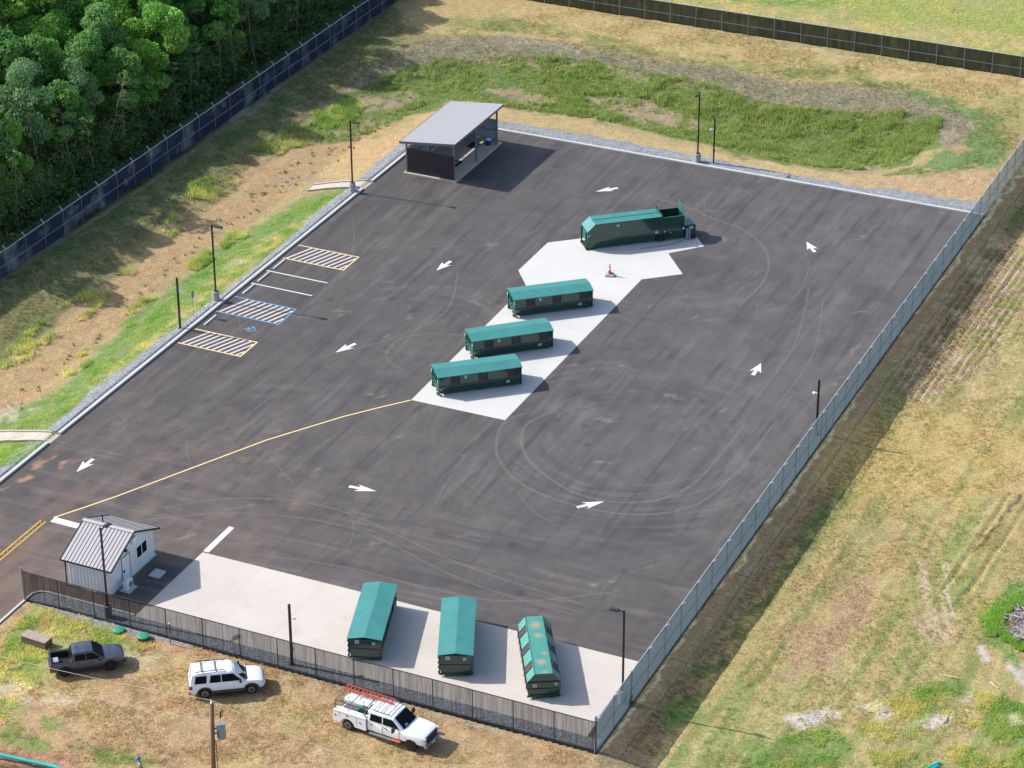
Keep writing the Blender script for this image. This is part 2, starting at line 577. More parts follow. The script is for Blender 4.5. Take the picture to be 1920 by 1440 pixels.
class Painter:
    def __init__(s, x, y, z, base, warp=9):
        s.x, s.y = x, y
        s.px, s.py = proj(x, y, z)
        # the outline wobbles with noise that lives on the ground
        s.wx = s.px + (fbm(x, y, .35, 11) - .5) * 2 * warp * 2 + (fbm(x, y, 1.6, 12, 3) - .5) * 2 * warp * .8
        s.wy = s.py + (fbm(x, y, .35, 21) - .5) * 2 * warp * 1.2 + (fbm(x, y, 1.6, 22, 3) - .5) * 2 * warp * .5
        s.c = np.tile(np.array(base), (len(x), 1))
        s.n1 = fbm(x, y, .9, 31, 4); s.n2 = fbm(x, y, .25, 41, 4); s.n3 = fbm(x * 3, y * .35, .5, 51, 4)
        s.n4 = fbm(x, y, 2.6, 61, 3)

    def mix(s, m, col):
        m = np.clip(m, 0, 1)[:, None]
        s.c = s.c * (1 - m) + np.array(col) * m

    def poly(s, pts, col, f=8, amt=1., brk=0., wob=True, noise='n1'):
        px, py = (s.wx, s.wy) if wob else (s.px, s.py)
        x0 = min(p[0] for p in pts) - 60; x1 = max(p[0] for p in pts) + 60
        y0 = min(p[1] for p in pts) - 60; y1 = max(p[1] for p in pts) + 60
        idx = np.where((px > x0) & (px < x1) & (py > y0) & (py < y1))[0]
        if not len(idx): return
        sd = poly_sd(px[idx], py[idx], pts)
        m = smooth(-f, f, sd)
        if brk:
            n = getattr(s, noise)[idx]
            m = m * smooth(.5 - brk * .25, .5 + brk * .10, n + (m - .5) * .2)
        mm = np.zeros(len(px)); mm[idx] = m * amt
        s.mix(mm, col)

    def line(s, pts, w, col, f=2, amt=1., brk=0., wob=True):
        px, py = (s.wx, s.wy) if wob else (s.px, s.py)
        dd = seg_dist(px, py, pts)
        m = smooth(w / 2 + f, max(w / 2 - f, 0), dd) * amt
        if brk: m = m * smooth(.5 - brk * .25, .5 + brk * .1, s.n1)
        s.mix(m, col)


def paint_ground(x, y, z):
    S = Painter(x, y, z, C(192, 168, 116))
    straw, green, dgreen, sand = C(204, 176, 122), C(128, 148, 76), C(84, 122, 60), C(202, 168, 118)
    olive, mat_, pale, red = C(158, 148, 96), C(172, 158, 130), C(216, 198, 176), C(196, 140, 104)
    lot = lambda *a, **k: S.poly(*a, **k)
    # ---- land beyond the left fence: wood floor
    lot([(-400, -300), (760, -300), (740, 0), (570, 128), (430, 228), (270, 345), (140, 432), (0, 508), (-400, 760)], C(72, 84, 48), 3, wob=False)
    S.line([(0, 500), (270, 338), (570, 122), (735, -5)], 22, C(96, 118, 60), 10, .8, .8)
    # ---- slope from the left fence down to the basin
    lot([(-300, 700), (0, 511), (140, 434), (270, 348), (430, 230), (570, 130), (740, 0), (900, -60), (880, 40), (760, 95), (640, 160), (560, 225), (470, 300), (330, 400), (190, 520), (60, 640), (-200, 900)], olive, 8)
    S.line([(0, 540), (150, 452), (290, 365), (440, 262), (560, 175), (700, 70)], 34, C(112, 132, 72), 12, .9, .5)
    S.line([(190, 560), (300, 455), (430, 345), (560, 235), (700, 130)], 60, C(150, 128, 92), 20, .7, .7)
    S.line([(520, 165), (470, 200), (430, 235)], 20, C(200, 196, 168), 6, .8, .9)
    S.line([(150, 545), (225, 465), (280, 420), (340, 370), (420, 305), (500, 245), (580, 200), (650, 160)], 4, C(112, 92, 72), 2, .6, .2)
    S.line([(0, 560), (150, 470), (290, 385), (440, 280), (560, 190), (700, 85)], 46, C(96, 122, 68), 20, .55, .7)
    # ---- sandy basin floor
    lot([(-300, 1000), (-200, 850), (0, 690), (130, 590), (230, 500), (300, 440), (380, 400), (440, 340), (500, 280), (560, 250), (640, 240), (720, 225), (760, 220), (700, 262), (650, 290), (610, 335), (540, 370), (430, 430), (330, 505), (230, 605), (130, 690), (60, 770), (-60, 900)], sand, 9)
    S.line([(0, 770), (150, 620), (330, 470), (470, 370), (580, 290)], 30, C(200, 154, 110), 14, .5, .4)
    S.line([(-40, 800), (60, 775)], 34, C(222, 204, 184), 10, .8)
    S.line([(0, 655), (90, 590), (180, 520), (240, 480)], 44, C(140, 140, 84), 14, .75, .8)
    S.line([(350, 360), (430, 300), (520, 250), (600, 215)], 20, C(150, 156, 90), 8, .8, .9)
    # ---- grassy bank between basin and kerb
    lot([(-100, 900), (0, 800), (80, 765), (150, 695), (230, 618), (330, 535), (420, 462), (500, 412), (560, 372), (640, 352), (690, 345), (640, 380), (560, 440), (420, 545), (330, 625), (170, 745), (100, 815), (-60, 960)], C(138, 160, 84), 7)
    S.line([(0, 800), (100, 745), (200, 655), (330, 545), (470, 445), (600, 372)], 20, C(112, 152, 66), 8, .9, .7)
    S.line([(140, 760), (260, 660), (380, 560), (520, 450), (620, 385)], 16, C(206, 186, 122), 6, .9, .5)
    S.line([(330, 580), (460, 480), (560, 410)], 10, C(190, 176, 116), 5, .7, .7)
    lot([(-40, 835), (110, 835), (50, 890), (-40, 930)], C(140, 164, 78), 6)
    S.line([(0, 822), (100, 828)], 8, C(110, 150, 60), 4, .6)
    # around the shelter and the upper walkway
    lot([(590, 330), (640, 285), (700, 262), (770, 235), (830, 195), (900, 175), (860, 240), (760, 290), (700, 330), (640, 345)], C(214, 178, 124), 7)
    S.line([(640, 330), (700, 280), (790, 225), (850, 185)], 12, C(216, 172, 116), 5, .8, .3)
    S.line([(700, 250), (760, 215), (820, 190)], 14, C(128, 158, 76), 6, .8, .5)
    S.line([(520, 345), (580, 345)], 22, C(176, 162, 148), 8, .7, .4)
    # ---- behind the lot: basin grasses, matted slopes
    lot([(560, 235), (600, 200), (660, 160), (720, 120), (770, 85), (850, 66), (960, 68), (1080, 84), (1200, 108), (1340, 125), (1500, 158), (1640, 164), (1760, 188), (1830, 225), (1830, 262), (1760, 280), (1700, 240), (1560, 222), (1440, 195), (1280, 160), (1100, 128), (960, 118), (830, 115), (760, 135), (690, 185), (620, 225)], mat_, 6)
    S.line([(700, 140), (850, 92), (1080, 105), (1280, 138), (1500, 185), (1700, 205)], 26, C(138, 142, 100), 14, .7, .8)
    S.line([(700, 175), (830, 110), (960, 112), (1100, 124), (1280, 155), (1440, 190)], 8, C(178, 154, 140), 5, .7, .4)
    S.line([(950, 80), (1040, 82), (1085, 98)], 5, C(196, 180, 160), 3, .8, wob=False)
    lot([(560, 240), (640, 180), (760, 135), (830, 115), (960, 118), (1100, 130), (1280, 163), (1400, 195), (1500, 215), (1600, 225), (1700, 228), (1765, 236), (1755, 272), (1705, 310), (1600, 326), (1480, 312), (1380, 286), (1300, 266), (1150, 228), (1000, 207), (900, 196), (840, 192), (760, 222), (660, 262), (600, 268)], C(120, 140, 66), 5)
    for q in ([(900, 165), (1000, 168), (1060, 200), (960, 196)], [(1080, 178), (1200, 190), (1290, 218), (1270, 245), (1130, 210)], [(660, 185), (770, 165), (800, 188), (690, 215)], [(1290, 220), (1330, 230), (1310, 250), (1285, 240)], [(1590, 312), (1660, 308), (1640, 330), (1590, 326)], [(620, 240), (700, 222), (740, 228), (650, 262)]):
        lot(q, C(186, 158, 130), 6, .9, .5)
    S.line([(930, 212), (1100, 242), (1300, 285), (1500, 330), (1650, 352), (1840, 378)], 24, C(212, 180, 124), 5, .95)
    lot([(1560, 338), (1700, 330), (1780, 325), (1868, 312), (1850, 385), (1800, 376), (1700, 356)], C(210, 172, 128), 7)
    # back lawn
    lot([(735, 0), (900, -60), (1100, -60), (1100, 10), (1280, 44), (1467, 80), (1633, 108), (1960, 150), (1960, 240), (1830, 215), (1760, 188), (1640, 164), (1500, 158), (1340, 125), (1200, 108), (1080, 84), (960, 68), (850, 66), (790, 60)], C(206, 178, 116), 6)
    S.line([(820, 62), (950, 52), (1080, 70), (1240, 100), (1420, 130), (1560, 150), (1700, 160)], 16, C(150, 160, 84), 8, .85, .6)
    for q in ([(830, 35), (960, 28), (1060, 50), (960, 62), (850, 58)], [(1080, 80), (1190, 78), (1260, 110), (1160, 104)], [(1400, 128), (1560, 130), (1640, 156), (1480, 150)], [(1500, 112), (1640, 128), (1640, 145), (1520, 132)]):
        lot(q, C(152, 158, 88), 8, .8, .6)
    lot([(1620, 158), (1720, 168), (1800, 185), (1880, 215), (1900, 260), (1880, 310), (1790, 326), (1700, 330), (1640, 330), (1700, 318), (1765, 285), (1815, 262), (1830, 235), (1780, 205), (1700, 182)], C(124, 156, 84), 8, .95, .45)
    lot([(1840, 170), (1960, 180), (1960, 260), (1890, 250)], C(180, 172, 100), 10)
    S.line([(1100, 14), (1280, 47), (1467, 83), (1740, 126), (1940, 150)], 7, C(214, 190, 150), 3, .8, .3)
    # beyond the back fence
    lot([(1000, -300), (2300, -300), (2300, 190), (1920, 136), (1740, 122), (1467, 76), (1280, 40), (1010, 0), (760, -100)], C(176, 176, 96), 3, wob=False)
    S.line([(1280, 0), (1500, 32), (1700, 58), (1960, 92)], 24, C(206, 180, 122), 9, .85, .5)
    S.line([(1380, 0), (1500, 8), (1560, 12)], 14, C(120, 160, 70), 6, .8, .4)
    S.line([(1640, 20), (1960, 40)], 26, C(150, 172, 78), 12, .7, .6)
    # ---- field right of the right fence
    F = [(1119, 1412), (1280, 1192), (1447, 962), (1560, 806), (1667, 655), (1793, 482), (1920, 312), (2200, 60), (2600, 400), (2600, 1700), (1000, 1700)]
    lot(F, C(192, 172, 104), 2, wob=False)
    infield = smooth(0, 4, poly_sd(S.px, S.py, F))
    t1 = fbm(x * 1.0, y * .055, .8, 101, 5); t2 = fbm(x * 1.4, y * .05, 1.1, 102, 4); t3 = fbm(x * .8, y * .25, .16, 103, 4)
    S.mix(infield * smooth(.44, .58, t1) * .80, C(150, 164, 82))
    S.mix(infield * smooth(.50, .66, t3) * .55, C(206, 172, 118))
    S.mix(infield * smooth(.54, .70, t2) * .50, C(212, 188, 134))
    S.mix(infield * smooth(.56, .72, fbm(x * 1.6, y * .1, .9, 104, 4)) * .45, C(134, 146, 76))
    S.mix(infield * smooth(.62, .74, S.n4) * .4, C(160, 132, 92))
    for k, (xa, am) in enumerate(((1330, .4), (1362, .4), (1420, .3), (1450, .3), (1530, .45), (1556, .45), (1640, .3), (1668, .3), (1742, .4), (1772, .4))):
        bend = 26 * math.sin(k // 2 * 1.7)
        S.line([(xa - 30, 1460), (xa + 90 + bend, 1290), (xa + 250, 1060), (xa + 400 - bend, 850), (xa + 560, 620)], 6, C(216, 190, 140), 5, am, .5)
    # fence shadow deepened by brown painted into the ground, with a green swale
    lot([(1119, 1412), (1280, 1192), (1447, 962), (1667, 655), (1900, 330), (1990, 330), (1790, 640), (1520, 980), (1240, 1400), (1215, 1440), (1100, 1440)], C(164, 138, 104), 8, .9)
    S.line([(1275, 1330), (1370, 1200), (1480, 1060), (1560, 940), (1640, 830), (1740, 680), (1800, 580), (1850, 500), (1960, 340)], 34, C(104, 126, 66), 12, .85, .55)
    S.line([(1150, 1400), (1320, 1180), (1500, 930), (1690, 670), (1830, 470)], 10, C(184, 170, 140), 4, .5, .8)
    for pts, w_ in (([(1880, 480), (1720, 740)], 88), ([(1940, 500), (1800, 700)], 60)):
        S.line(pts, w_, C(214, 184, 152), 22, .8, .3)
    for k in range(7):
        S.line([(1835 + k * 17, 540 - k * 4), (1718 + k * 17, 735 - k * 4)], 3.4, C(150, 112, 84), 2.2, .75, .3)
    lot([(1580, 790), (1700, 750), (1900, 800), (1960, 880), (1800, 960), (1600, 940), (1520, 900)], C(212, 180, 104), 30, .7)
    lot([(1560, 1090), (1640, 1090), (1640, 1150), (1560, 1260), (1450, 1270), (1470, 1200), (1540, 1150)], C(196, 158, 124), 18, .85, .2)
    for a, b in (((1330, 1240), (1480, 1040)), ((1380, 1300), (1560, 1050)), ((1620, 1180), (1760, 980)), ((1300, 1400), (1420, 1250)), ((1700, 1020), (1860, 800))):
        S.line([a, b], 10, C(218, 182, 128), 7, .6, .5)
        S.line([(a[0] + 16, a[1]), (b[0] + 16, b[1])], 9, C(130, 144, 70), 6, .55, .5)
    S.line([(1915, 915), (1850, 1010), (1830, 1040)], 6, C(96, 78, 56), 3, .9, .2)
    lot([(1640, 700), (1680, 690), (1700, 760), (1660, 800)], C(150, 160, 84), 10, .6, .4)
    S.line([(1730, 1060), (1738, 1130), (1765, 1180), (1780, 1200)], 10, C(226, 196, 162), 4, .9)
    S.line([(1772, 1060), (1775, 1120), (1795, 1160)], 8, C(224, 204, 178), 4, .8)
    lot([(1700, 1160), (1780, 1130), (1800, 1190), (1740, 1215)], C(214, 184, 150), 10, .7)
    for q in ([(1712, 1352), (1735, 1345), (1790, 1336), (1768, 1358), (1740, 1364), (1716, 1362)], [(1806, 1306), (1824, 1288), (1816, 1314), (1798, 1320)], [(1880, 1342), (1896, 1334), (1910, 1356), (1904, 1370), (1886, 1366)], [(1834, 1212), (1852, 1212), (1868, 1236), (1848, 1240)], [(1612, 1322), (1650, 1318), (1680, 1345), (1640, 1350)], [(1470, 1350), (1530, 1336), (1560, 1330), (1548, 1356), (1500, 1372)], [(1890, 1240), (1940, 1250), (1940, 1300), (1905, 1280)], [(1555, 1338), (1572, 1336), (1576, 1352), (1560, 1354)]):
        lot(q, C(224, 206, 196), 4, .95, wob=True)
    for q in ([(1400, 1395), (1560, 1365), (1600, 1400), (1570, 1440), (1380, 1470)], [(1830, 1330), (1930, 1310), (1960, 1420), (1860, 1400)], [(1700, 1280), (1800, 1270), (1820, 1300), (1720, 1330)], [(1250, 1320), (1320, 1300), (1310, 1360), (1250, 1370)]):
        lot(q, C(112, 152, 62), 16, .8, .5)
    lot([(1862, 1130), (1885, 1090), (1930, 1085), (1940, 1130), (1900, 1140), (1890, 1200), (1920, 1240), (1960, 1260), (1960, 1290), (1885, 1235), (1864, 1200)], C(124, 168, 76), 8, .9, .3)
    # ---- in front of the lot
    lot([(-300, 1500), (0, 1172), (50, 1124), (320, 1196), (620, 1282), (1112, 1416), (1160, 1500), (1100, 1700), (-300, 1700)], C(206, 168, 122), 3, wob=False)
    front = smooth(0, 4, poly_sd(S.px, S.py, [(-300, 1500), (0, 1172), (50, 1124), (620, 1282), (1112, 1416), (1160, 1500), (1100, 1700), (-300, 1700)]))
    S.mix(front * smooth(.5, .66, S.n1) * .55, C(176, 144, 98))
    S.mix(front * smooth(.52, .64, S.n2) * .5, C(208, 182, 112))
    lot([(-40, 1290), (0, 1195), (60, 1135), (200, 1172), (300, 1225), (250, 1235), (120, 1230), (110, 1280), (0, 1380)], C(176, 178, 96), 14, .85, .35)
    for q in ([(60, 1155), (95, 1160), (80, 1200), (30, 1230), (0, 1240), (0, 1215)], [(160, 1165), (220, 1180), (260, 1205), (200, 1210)], [(0, 1355), (60, 1370), (110, 1400), (60, 1410), (-20, 1390)], [(40, 1230), (90, 1235), (60, 1265), (20, 1260)], [(120, 1395), (260, 1415), (330, 1440), (180, 1440)], [(50, 1320), (110, 1360), (80, 1372)]):
        lot(q, C(134, 160, 70), 9, .85, .5)
    for q in ([(-20, 1270), (90, 1280), (160, 1310), (60, 1330), (-20, 1310)], [(75, 1150), (110, 1160), (100, 1195), (60, 1190)], [(160, 1215), (300, 1230), (280, 1250), (200, 1240)]):
        lot(q, C(226, 202, 166), 12, .8, .1)
    lot([(-20, 1405), (40, 1398), (130, 1420), (150, 1440), (-20, 1440)], C(190, 140, 108), 7, .9)
    lot([(-20, 1426), (40, 1432), (100, 1445), (-20, 1450)], C(120, 84, 62), 4, .95)
    S.line([(285, 1430), (330, 1437), (380, 1446)], 4, C(150, 100, 72), 2, .8)
    S.line([(480, 1330), (620, 1390), (900, 1430)], 40, C(196, 176, 110), 20, .5, .4)
    # stamped wheel tracks in the straw
    for q in ([(0, 1395), (140, 1440)], [(240, 1240), (330, 1265)]):
        S.line(q, 12, C(210, 166, 132), 4, .6, .3)
    # stony edge under the front and right fences
    S.line([(50, 1128), (200, 1166), (320, 1200)], 9, C(176, 180, 180), 3, .8, .3)
    S.line([(320, 1200), (620, 1284), (1112, 1417)], 5, C(196, 190, 176), 2.5, .7, .2)
    S.line([(1122, 1414), (1203, 1311), (1284, 1191), (1451, 961), (1564, 804), (1671, 654), (1797, 481), (1924, 311)], 5, C(222, 212, 186), 2, .95, wob=True)
    S.line([(0, 514), (140, 437), (270, 352), (430, 234), (570, 132), (735, 3)], 4, C(176, 172, 150), 2, .8, .2, wob=False)
    lum = S.c @ np.array([.3, .55, .15]); S.c = S.c * .84 + lum[:, None] * .16
    return S


def frame_to_world(u, v):
    """survey axes (u right, v forward, camera above the origin) to world"""
    a = R(24.8)
    return (CAM_POS.x + u * math.cos(a) - v * math.sin(a), CAM_POS.y + u * math.sin(a) + v * math.cos(a))


def axis_vals(a, b, s0, s1, far):
    core = [a]
    while core[-1] < b:
        t = (core[-1] - a) / (b - a)
        core.append(core[-1] + s0 + (s1 - s0) * t)
    up = [core[-1]]; st = s1
    while up[-1] < far: st *= 1.35; up.append(up[-1] + st)
    dn = [core[0]]; st = s0
    while dn[-1] > -far: st *= 1.35; dn.append(dn[-1] - st)
    return np.array(dn[:0:-1] + core + up[1:])


uu = axis_vals(-66, 66, .24, .24, 3000)
vv = axis_vals(112, 292, .20, .32, 3000)
U, Vv = np.meshgrid(uu, vv)
gx, gy = frame_to_world(U, Vv)
gx = gx.ravel(); gy = gy.ravel()
gz = hgt(gx, gy)
near = (np.abs(U.ravel()) < 70) & (Vv.ravel() > 108) & (Vv.ravel() < 300)
gz = np.where(near, gz + rough_h(gx, gy), np.minimum(gz, .1))
S = paint_ground(gx, gy, gz)
S.c[~near] = np.array(C(150, 150, 84))
nx, ny = len(uu), len(vv)
ii = (np.arange(ny - 1)[:, None] * nx + np.arange(nx - 1)[None, :]).ravel()
F4 = np.stack([ii, ii + 1, ii + 1 + nx, ii + nx], 1)
ground = np_mesh('ground', np.stack([gx, gy, gz], 1), F4, M['ground'], S.c, smooth=True)
tag(ground, kind='structure')


def gh(x, y):
    x = np.array([float(x)]); y = np.array([float(y)])
    return float((hgt(x, y) + rough_h(x, y))[0])


# ------------------------------------------------------------------ asphalt
def grid_sheet(x0, x1, y0, y1, st):
    xs = np.linspace(x0, x1, max(2, int((x1 - x0) / st) + 1)); ys = np.linspace(y0, y1, max(2, int((y1 - y0) / st) + 1))
    X, Y = np.meshgrid(xs, ys); n = len(xs); m = len(ys)
    i = (np.arange(m - 1)[:, None] * n + np.arange(n - 1)[None, :]).ravel()
    return X.ravel(), Y.ravel(), np.stack([i, i + 1, i + 1 + n, i + n], 1)


ax1, ay1, af1 = grid_sheet(-56.2, -.05, 0.0, 93.2, .22)
ax2, ay2, af2 = grid_sheet(-56.2, -45.05, -60, 0.0, .3)
ax = np.concatenate([ax1, ax2]); ay = np.concatenate([ay1, ay2]); af = np.concatenate([af1, af2 + len(ax1)])
A = Painter(ax, ay, np.zeros_like(ax), C(101, 97, 95), 10)
A.mix(smooth(-30, -2, ax) * smooth(15, 45, ay) * .6, C(112, 108, 107))
A.mix(smooth(-40, -56, ax) * .5, C(92, 85, 82))
A.mix(smooth(26, 2, ay) * smooth(-48, -20, ax) * .45, C(104, 94, 98))
lane = np.abs(((ax + 1.4) / 3.6) % 1 - .5)
A.mix((smooth(.045, 0, lane)) * .5 * smooth(.4, .55, fbm(ax * 2, ay * .15, .6, 77)), C(74, 66, 72))
# wear follows the traffic: up the lanes, across the front, round the turning circle
fl = smooth(30, 18, ay)
dark_c, pale_c = C(66, 62, 66), C(142, 136, 134)
lng = 1 - fl
A.mix(lng * smooth(.54, .74, fbm(ax * 2.0, ay * .16, .8, 78, 5)) * .42, dark_c)
A.mix(lng * smooth(.55, .76, fbm(ax * 2.4, ay * .14, 1.0, 79, 5)) * .24, pale_c)
A.mix(fl * smooth(.52, .74, fbm((ax + ay * .1) * .14, (ay - ax * .05) * 2.2, .8, 82, 5)) * .40, dark_c)
A.mix(fl * smooth(.54, .76, fbm((ax + ay * .1) * .12, (ay - ax * .05) * 2.6, 1.0, 83, 5)) * .30, C(150, 138, 130))
for (tx, ty, ra, rb, sd0) in ((-14, 40, 6, 17, 84), (-38, 50, 2, 9, 85), (-22, 74, 6, 13, 86), (-40, 22, 5, 16, 87)):
    kq = .5 if sd0 == 87 else .75; rr0 = np.hypot(ax - tx, (ay - ty) * (1 + .1 * math.sin(sd0))); th0 = np.arctan2(ay - ty, ax - tx)
    wgt = kq * smooth(.35, .62, fbm(ax, ay, .16, sd0 + 3, 3)) * smooth(ra - 2, ra + 2, rr0) * smooth(rb + 3, rb - 2, rr0)
    A.mix(wgt * smooth(.56, .72, fbm(rr0 * 2.6, th0 * 1.6 + 9, 1.1, sd0, 4)) * .38, pale_c)
    A.mix(wgt * smooth(.58, .74, fbm(rr0 * 2.2, th0 * 1.4 + 9, 1.0, sd0 + 9, 4)) * .30, dark_c)
A.mix(smooth(.60, .72, fbm(ax, ay, .22, 88, 5)) * .4, C(80, 76, 80))
dirt = smooth(34, 4, np.hypot(ax + 50, ay - 2))
A.mix(dirt * smooth(.38, .66, fbm(ax * 1.6, ay * .3, .5, 80)) * .6, C(134, 114, 102))
A.mix(smooth(20, 2, np.hypot(ax + 50, ay + 6)) * .55, C(146, 118, 102))
A.mix(smooth(30, 0, np.hypot(ax + 40, ay - 18)) * smooth(.55, .7, fbm(ax, ay * .5, 1.1, 81)) * .35, C(146, 124, 108))
sr = np.random.RandomState(15)
for k in range(46):
    ox, oy, orr = sr.uniform(-54, -4), sr.uniform(12, 90), sr.uniform(.15, .5)
    A.mix(smooth(orr + .12, orr * .4, np.hypot(ax - ox, (ay - oy) * .8)) * sr.uniform(.25, .6), C(60, 58, 62))
for q in ([(95, 858), (110, 845), (112, 852), (85, 868), (60, 880), (70, 868)], [(110, 872), (116, 860), (130, 858), (124, 868)], [(30, 905), (60, 885), (70, 890), (45, 905)], [(5, 915), (20, 910), (10, 920)]):
    A.poly(q, C(200, 152, 122), 4, .85, .3)
for (q0, q1) in (((1, 40), (56, 44)), ((240, 970), (310, 930))):
    pass
# stray scuffs and old chalk
rs = np.random.RandomState(4)
for k in range(150):
    cx, cy = rs.uniform(60, 1750), rs.uniform(280, 1230)
    a0 = rs.uniform(-.9, .2); L = rs.uniform(8, 50)
    A.line([(cx, cy), (cx + L * math.cos(a0), cy - L * math.sin(-a0) * .5)], rs.uniform(1.2, 2.4), C(178, 164, 158), 1.4, rs.uniform(.15, .45), .4)
asphalt = np_mesh('asphalt_lot', np.stack([ax, ay, np.zeros_like(ax)], 1), af, M['asphalt'], A.c)
tag(asphalt, kind='structure')

# painted markings and tyre marks belong to the asphalt
ZM = .004
ARROW = [(0, 0), (1.68, -.50), (1.36, -.15), (2.30, -.17), (2.30, .17), (1.36, .15), (1.68, .52)]
arrows = [((-35.60, 83.43), (-34.11, 84.93)), ((-41.93, 61.47), (-41.61, 63.57)), ((-42.71, 43.52), (-41.95, 45.60)), ((-51.75, 17.20), (-51.67, 19.45)),
          ((-28.87, 24.31), (-31.13, 24.09)), ((-12.17, 30.19), (-13.73, 28.52)), ((-8.97, 56.64), (-8.86, 54.38)), ((-13.40, 81.05), (-12.01, 79.29))]
for tip, tail in arrows:
    a = math.atan2(tail[1] - tip[1], tail[0] - tip[0]); b = MB()
    pts = [(tip[0] + x * math.cos(a) - y * math.sin(a), tip[1] + x * math.sin(a) + y * math.cos(a)) for x, y in ARROW]
    v = [(p[0], p[1], ZM) for p in pts]
    b.add(v, [(0, 1, 2), (0, 2, 5), (0, 5, 6), (2, 3, 4, 5)])
    b.build('direction_arrow', M['mark_white'], asphalt)


def hatch(x0, x1, y0, y1, outline, name):
    root = MB()
    w_ = .13
    for (a, b_) in (((x0, y1), (x1, y1)), ((x0, y0), (x1, y0))):
        root.ribbon([a, b_], w_, ZM)
    root.ribbon([(x1, y0 - w_ / 2), (x1, y1 + w_ / 2)], w_, ZM + .001)
    o = root.build(name, M[outline], asphalt)
    s = MB(); n = 10; st = (x1 - x0 - .2) / n; dx = 1.1
    for k in range(n + 1):
        xa = x0 + .35 + k * st; xb = xa + dx; ya, yb = y0 + .08, y1 - .08
        if xb > x1 - .08:
            t = (x1 - .08 - xa) / dx
            if t < .12: continue
            xb = x1 - .08; yb = ya + (yb - ya) * t
        s.ribbon([(xa, ya), (xb, yb)], .21, ZM + .002)
    s.build('hatch_stripes', M['mark_hatch'], o)


hatch(-55.9, -49.65, 58.05, 61.05, 'mark_yellow', 'hatched_zone')
hatch(-56.0, -49.75, 46.15, 49.35, 'mark_blue', 'hatched_zone')
hatch(-55.9, -49.75, 39.55, 42.42, 'mark_yellow', 'hatched_zone')
for yy in (55.13, 52.30):
    MB().ribbon([(-55.95, yy), (-49.72, yy)], .14, ZM).build('stall_line', M['mark_white'], asphalt)
# wheelchair symbol, seat facing away from the kerb
b = MB()
c0 = Vector((-51.45, 44.35))
b.ribbon([c0 + Vector((.38 * math.cos(t), .38 * math.sin(t))) for t in np.linspace(R(-150), R(110), 16)], .09, ZM)
b.ribbon([c0 + Vector(q) for q in ((.05, .38), (-.12, -.05), (-.15, -.32))], .09, ZM + .001)
b.ribbon([c0 + Vector(q) for q in ((-.28, .30), (-.28, -.02), (.0, -.02))], .09, ZM + .002)
b.ribbon([c0 + Vector(q) for q in ((-.12, .02), (-.42, .02), (-.58, -.22), (-.70, -.18))], .10, ZM + .003)
b.ribbon([c0 + Vector(q) for q in ((-.25, .2), (-.45, .25))], .08, ZM + .004)
b.flat([tuple(c0 + Vector((-.02 + .11 * math.cos(t), .45 + .11 * math.sin(t)))) for t in np.linspace(0, 2 * PI, 12, endpoint=False)], ZM + .005)
b.build('wheelchair_symbol', M['mark_blue'], asphalt)
# long yellow edge line from the gate to the concrete island
ctrl = [(-49.53, 10.62), (-48.2, 12.9), (-46.83, 15.38), (-44.22, 20.61), (-40.61, 27.85), (-36.92, 33.68), (-35.0, 36.2), (-33.05, 38.6)]
b = MB(); b.ribbon(ctrl, .13, ZM + .001); b.build('edge_line', M['mark_yellow'], asphalt)
b = MB(); b.ribbon([(-49.78, 9.9), (-49.78, -45)], .13, ZM); b.ribbon([(-50.20, 9.9), (-50.20, -45)], .13, ZM)
for k in range(40):
    yk = 9.6 - k * .55
    b.ribbon([(-50.01, yk), (-49.97, yk - .16)], .05, ZM)
b.build('centre_line', M['mark_yellow_deep'], asphalt)
b = MB(); b.flat([(-36.66, 11.15), (-36.18, 11.15), (-36.2, 15.0), (-36.66, 15.05)], ZM); b.build('stop_bar', M['mark_white'], asphalt)
b = MB(); b.flat([(-49.45, 10.0), (-44.2, 10.0), (-44.2, 10.62), (-49.45, 10.72)], ZM); b.build('stop_bar', M['mark_white'], asphalt)

# tyre marks: thin, worn, mostly see-through
mt, ntt, bb = base_mat('tyre_scuff')
bb.inputs['Base Color'].default_value = (*C(176, 164, 158), 1); bb.inputs['Roughness'].default_value = .9
tr = ntt.nodes.new('ShaderNodeBsdfTransparent'); mx = ntt.nodes.new('ShaderNodeMixShader')
nn = noise(ntt, 2.2, 4, .7); rr = ramp(ntt, nn.outputs['Fac'], .25, .75, rgb(.10), rgb(.45))
ntt.links.new(rr.outputs[0], mx.inputs[0]); ntt.links.new(tr.outputs[0], mx.inputs[1]); ntt.links.new(bb.outputs[0], mx.inputs[2])
ntt.links.new(mx.outputs[0], ntt.nodes['Material Output'].inputs[0])
M['scuff'] = mt


def spline(pts, n=10):
    out = []
    P_ = [pts[0]] + list(pts) + [pts[-1]]
    for i in range(1, len(P_) - 2):
        p0, p1, p2, p3 = [np.array(q, float) for q in P_[i - 1:i + 3]]
        for t in np.linspace(0, 1, n, endpoint=False):
            out.append(tuple(.5 * ((2 * p1) + (-p0 + p2) * t + (2 * p0 - 5 * p1 + 4 * p2 - p3) * t * t + (-p0 + 3 * p1 - 3 * p2 + p3) * t ** 3)))
    out.append(tuple(pts[-1]))
    return out


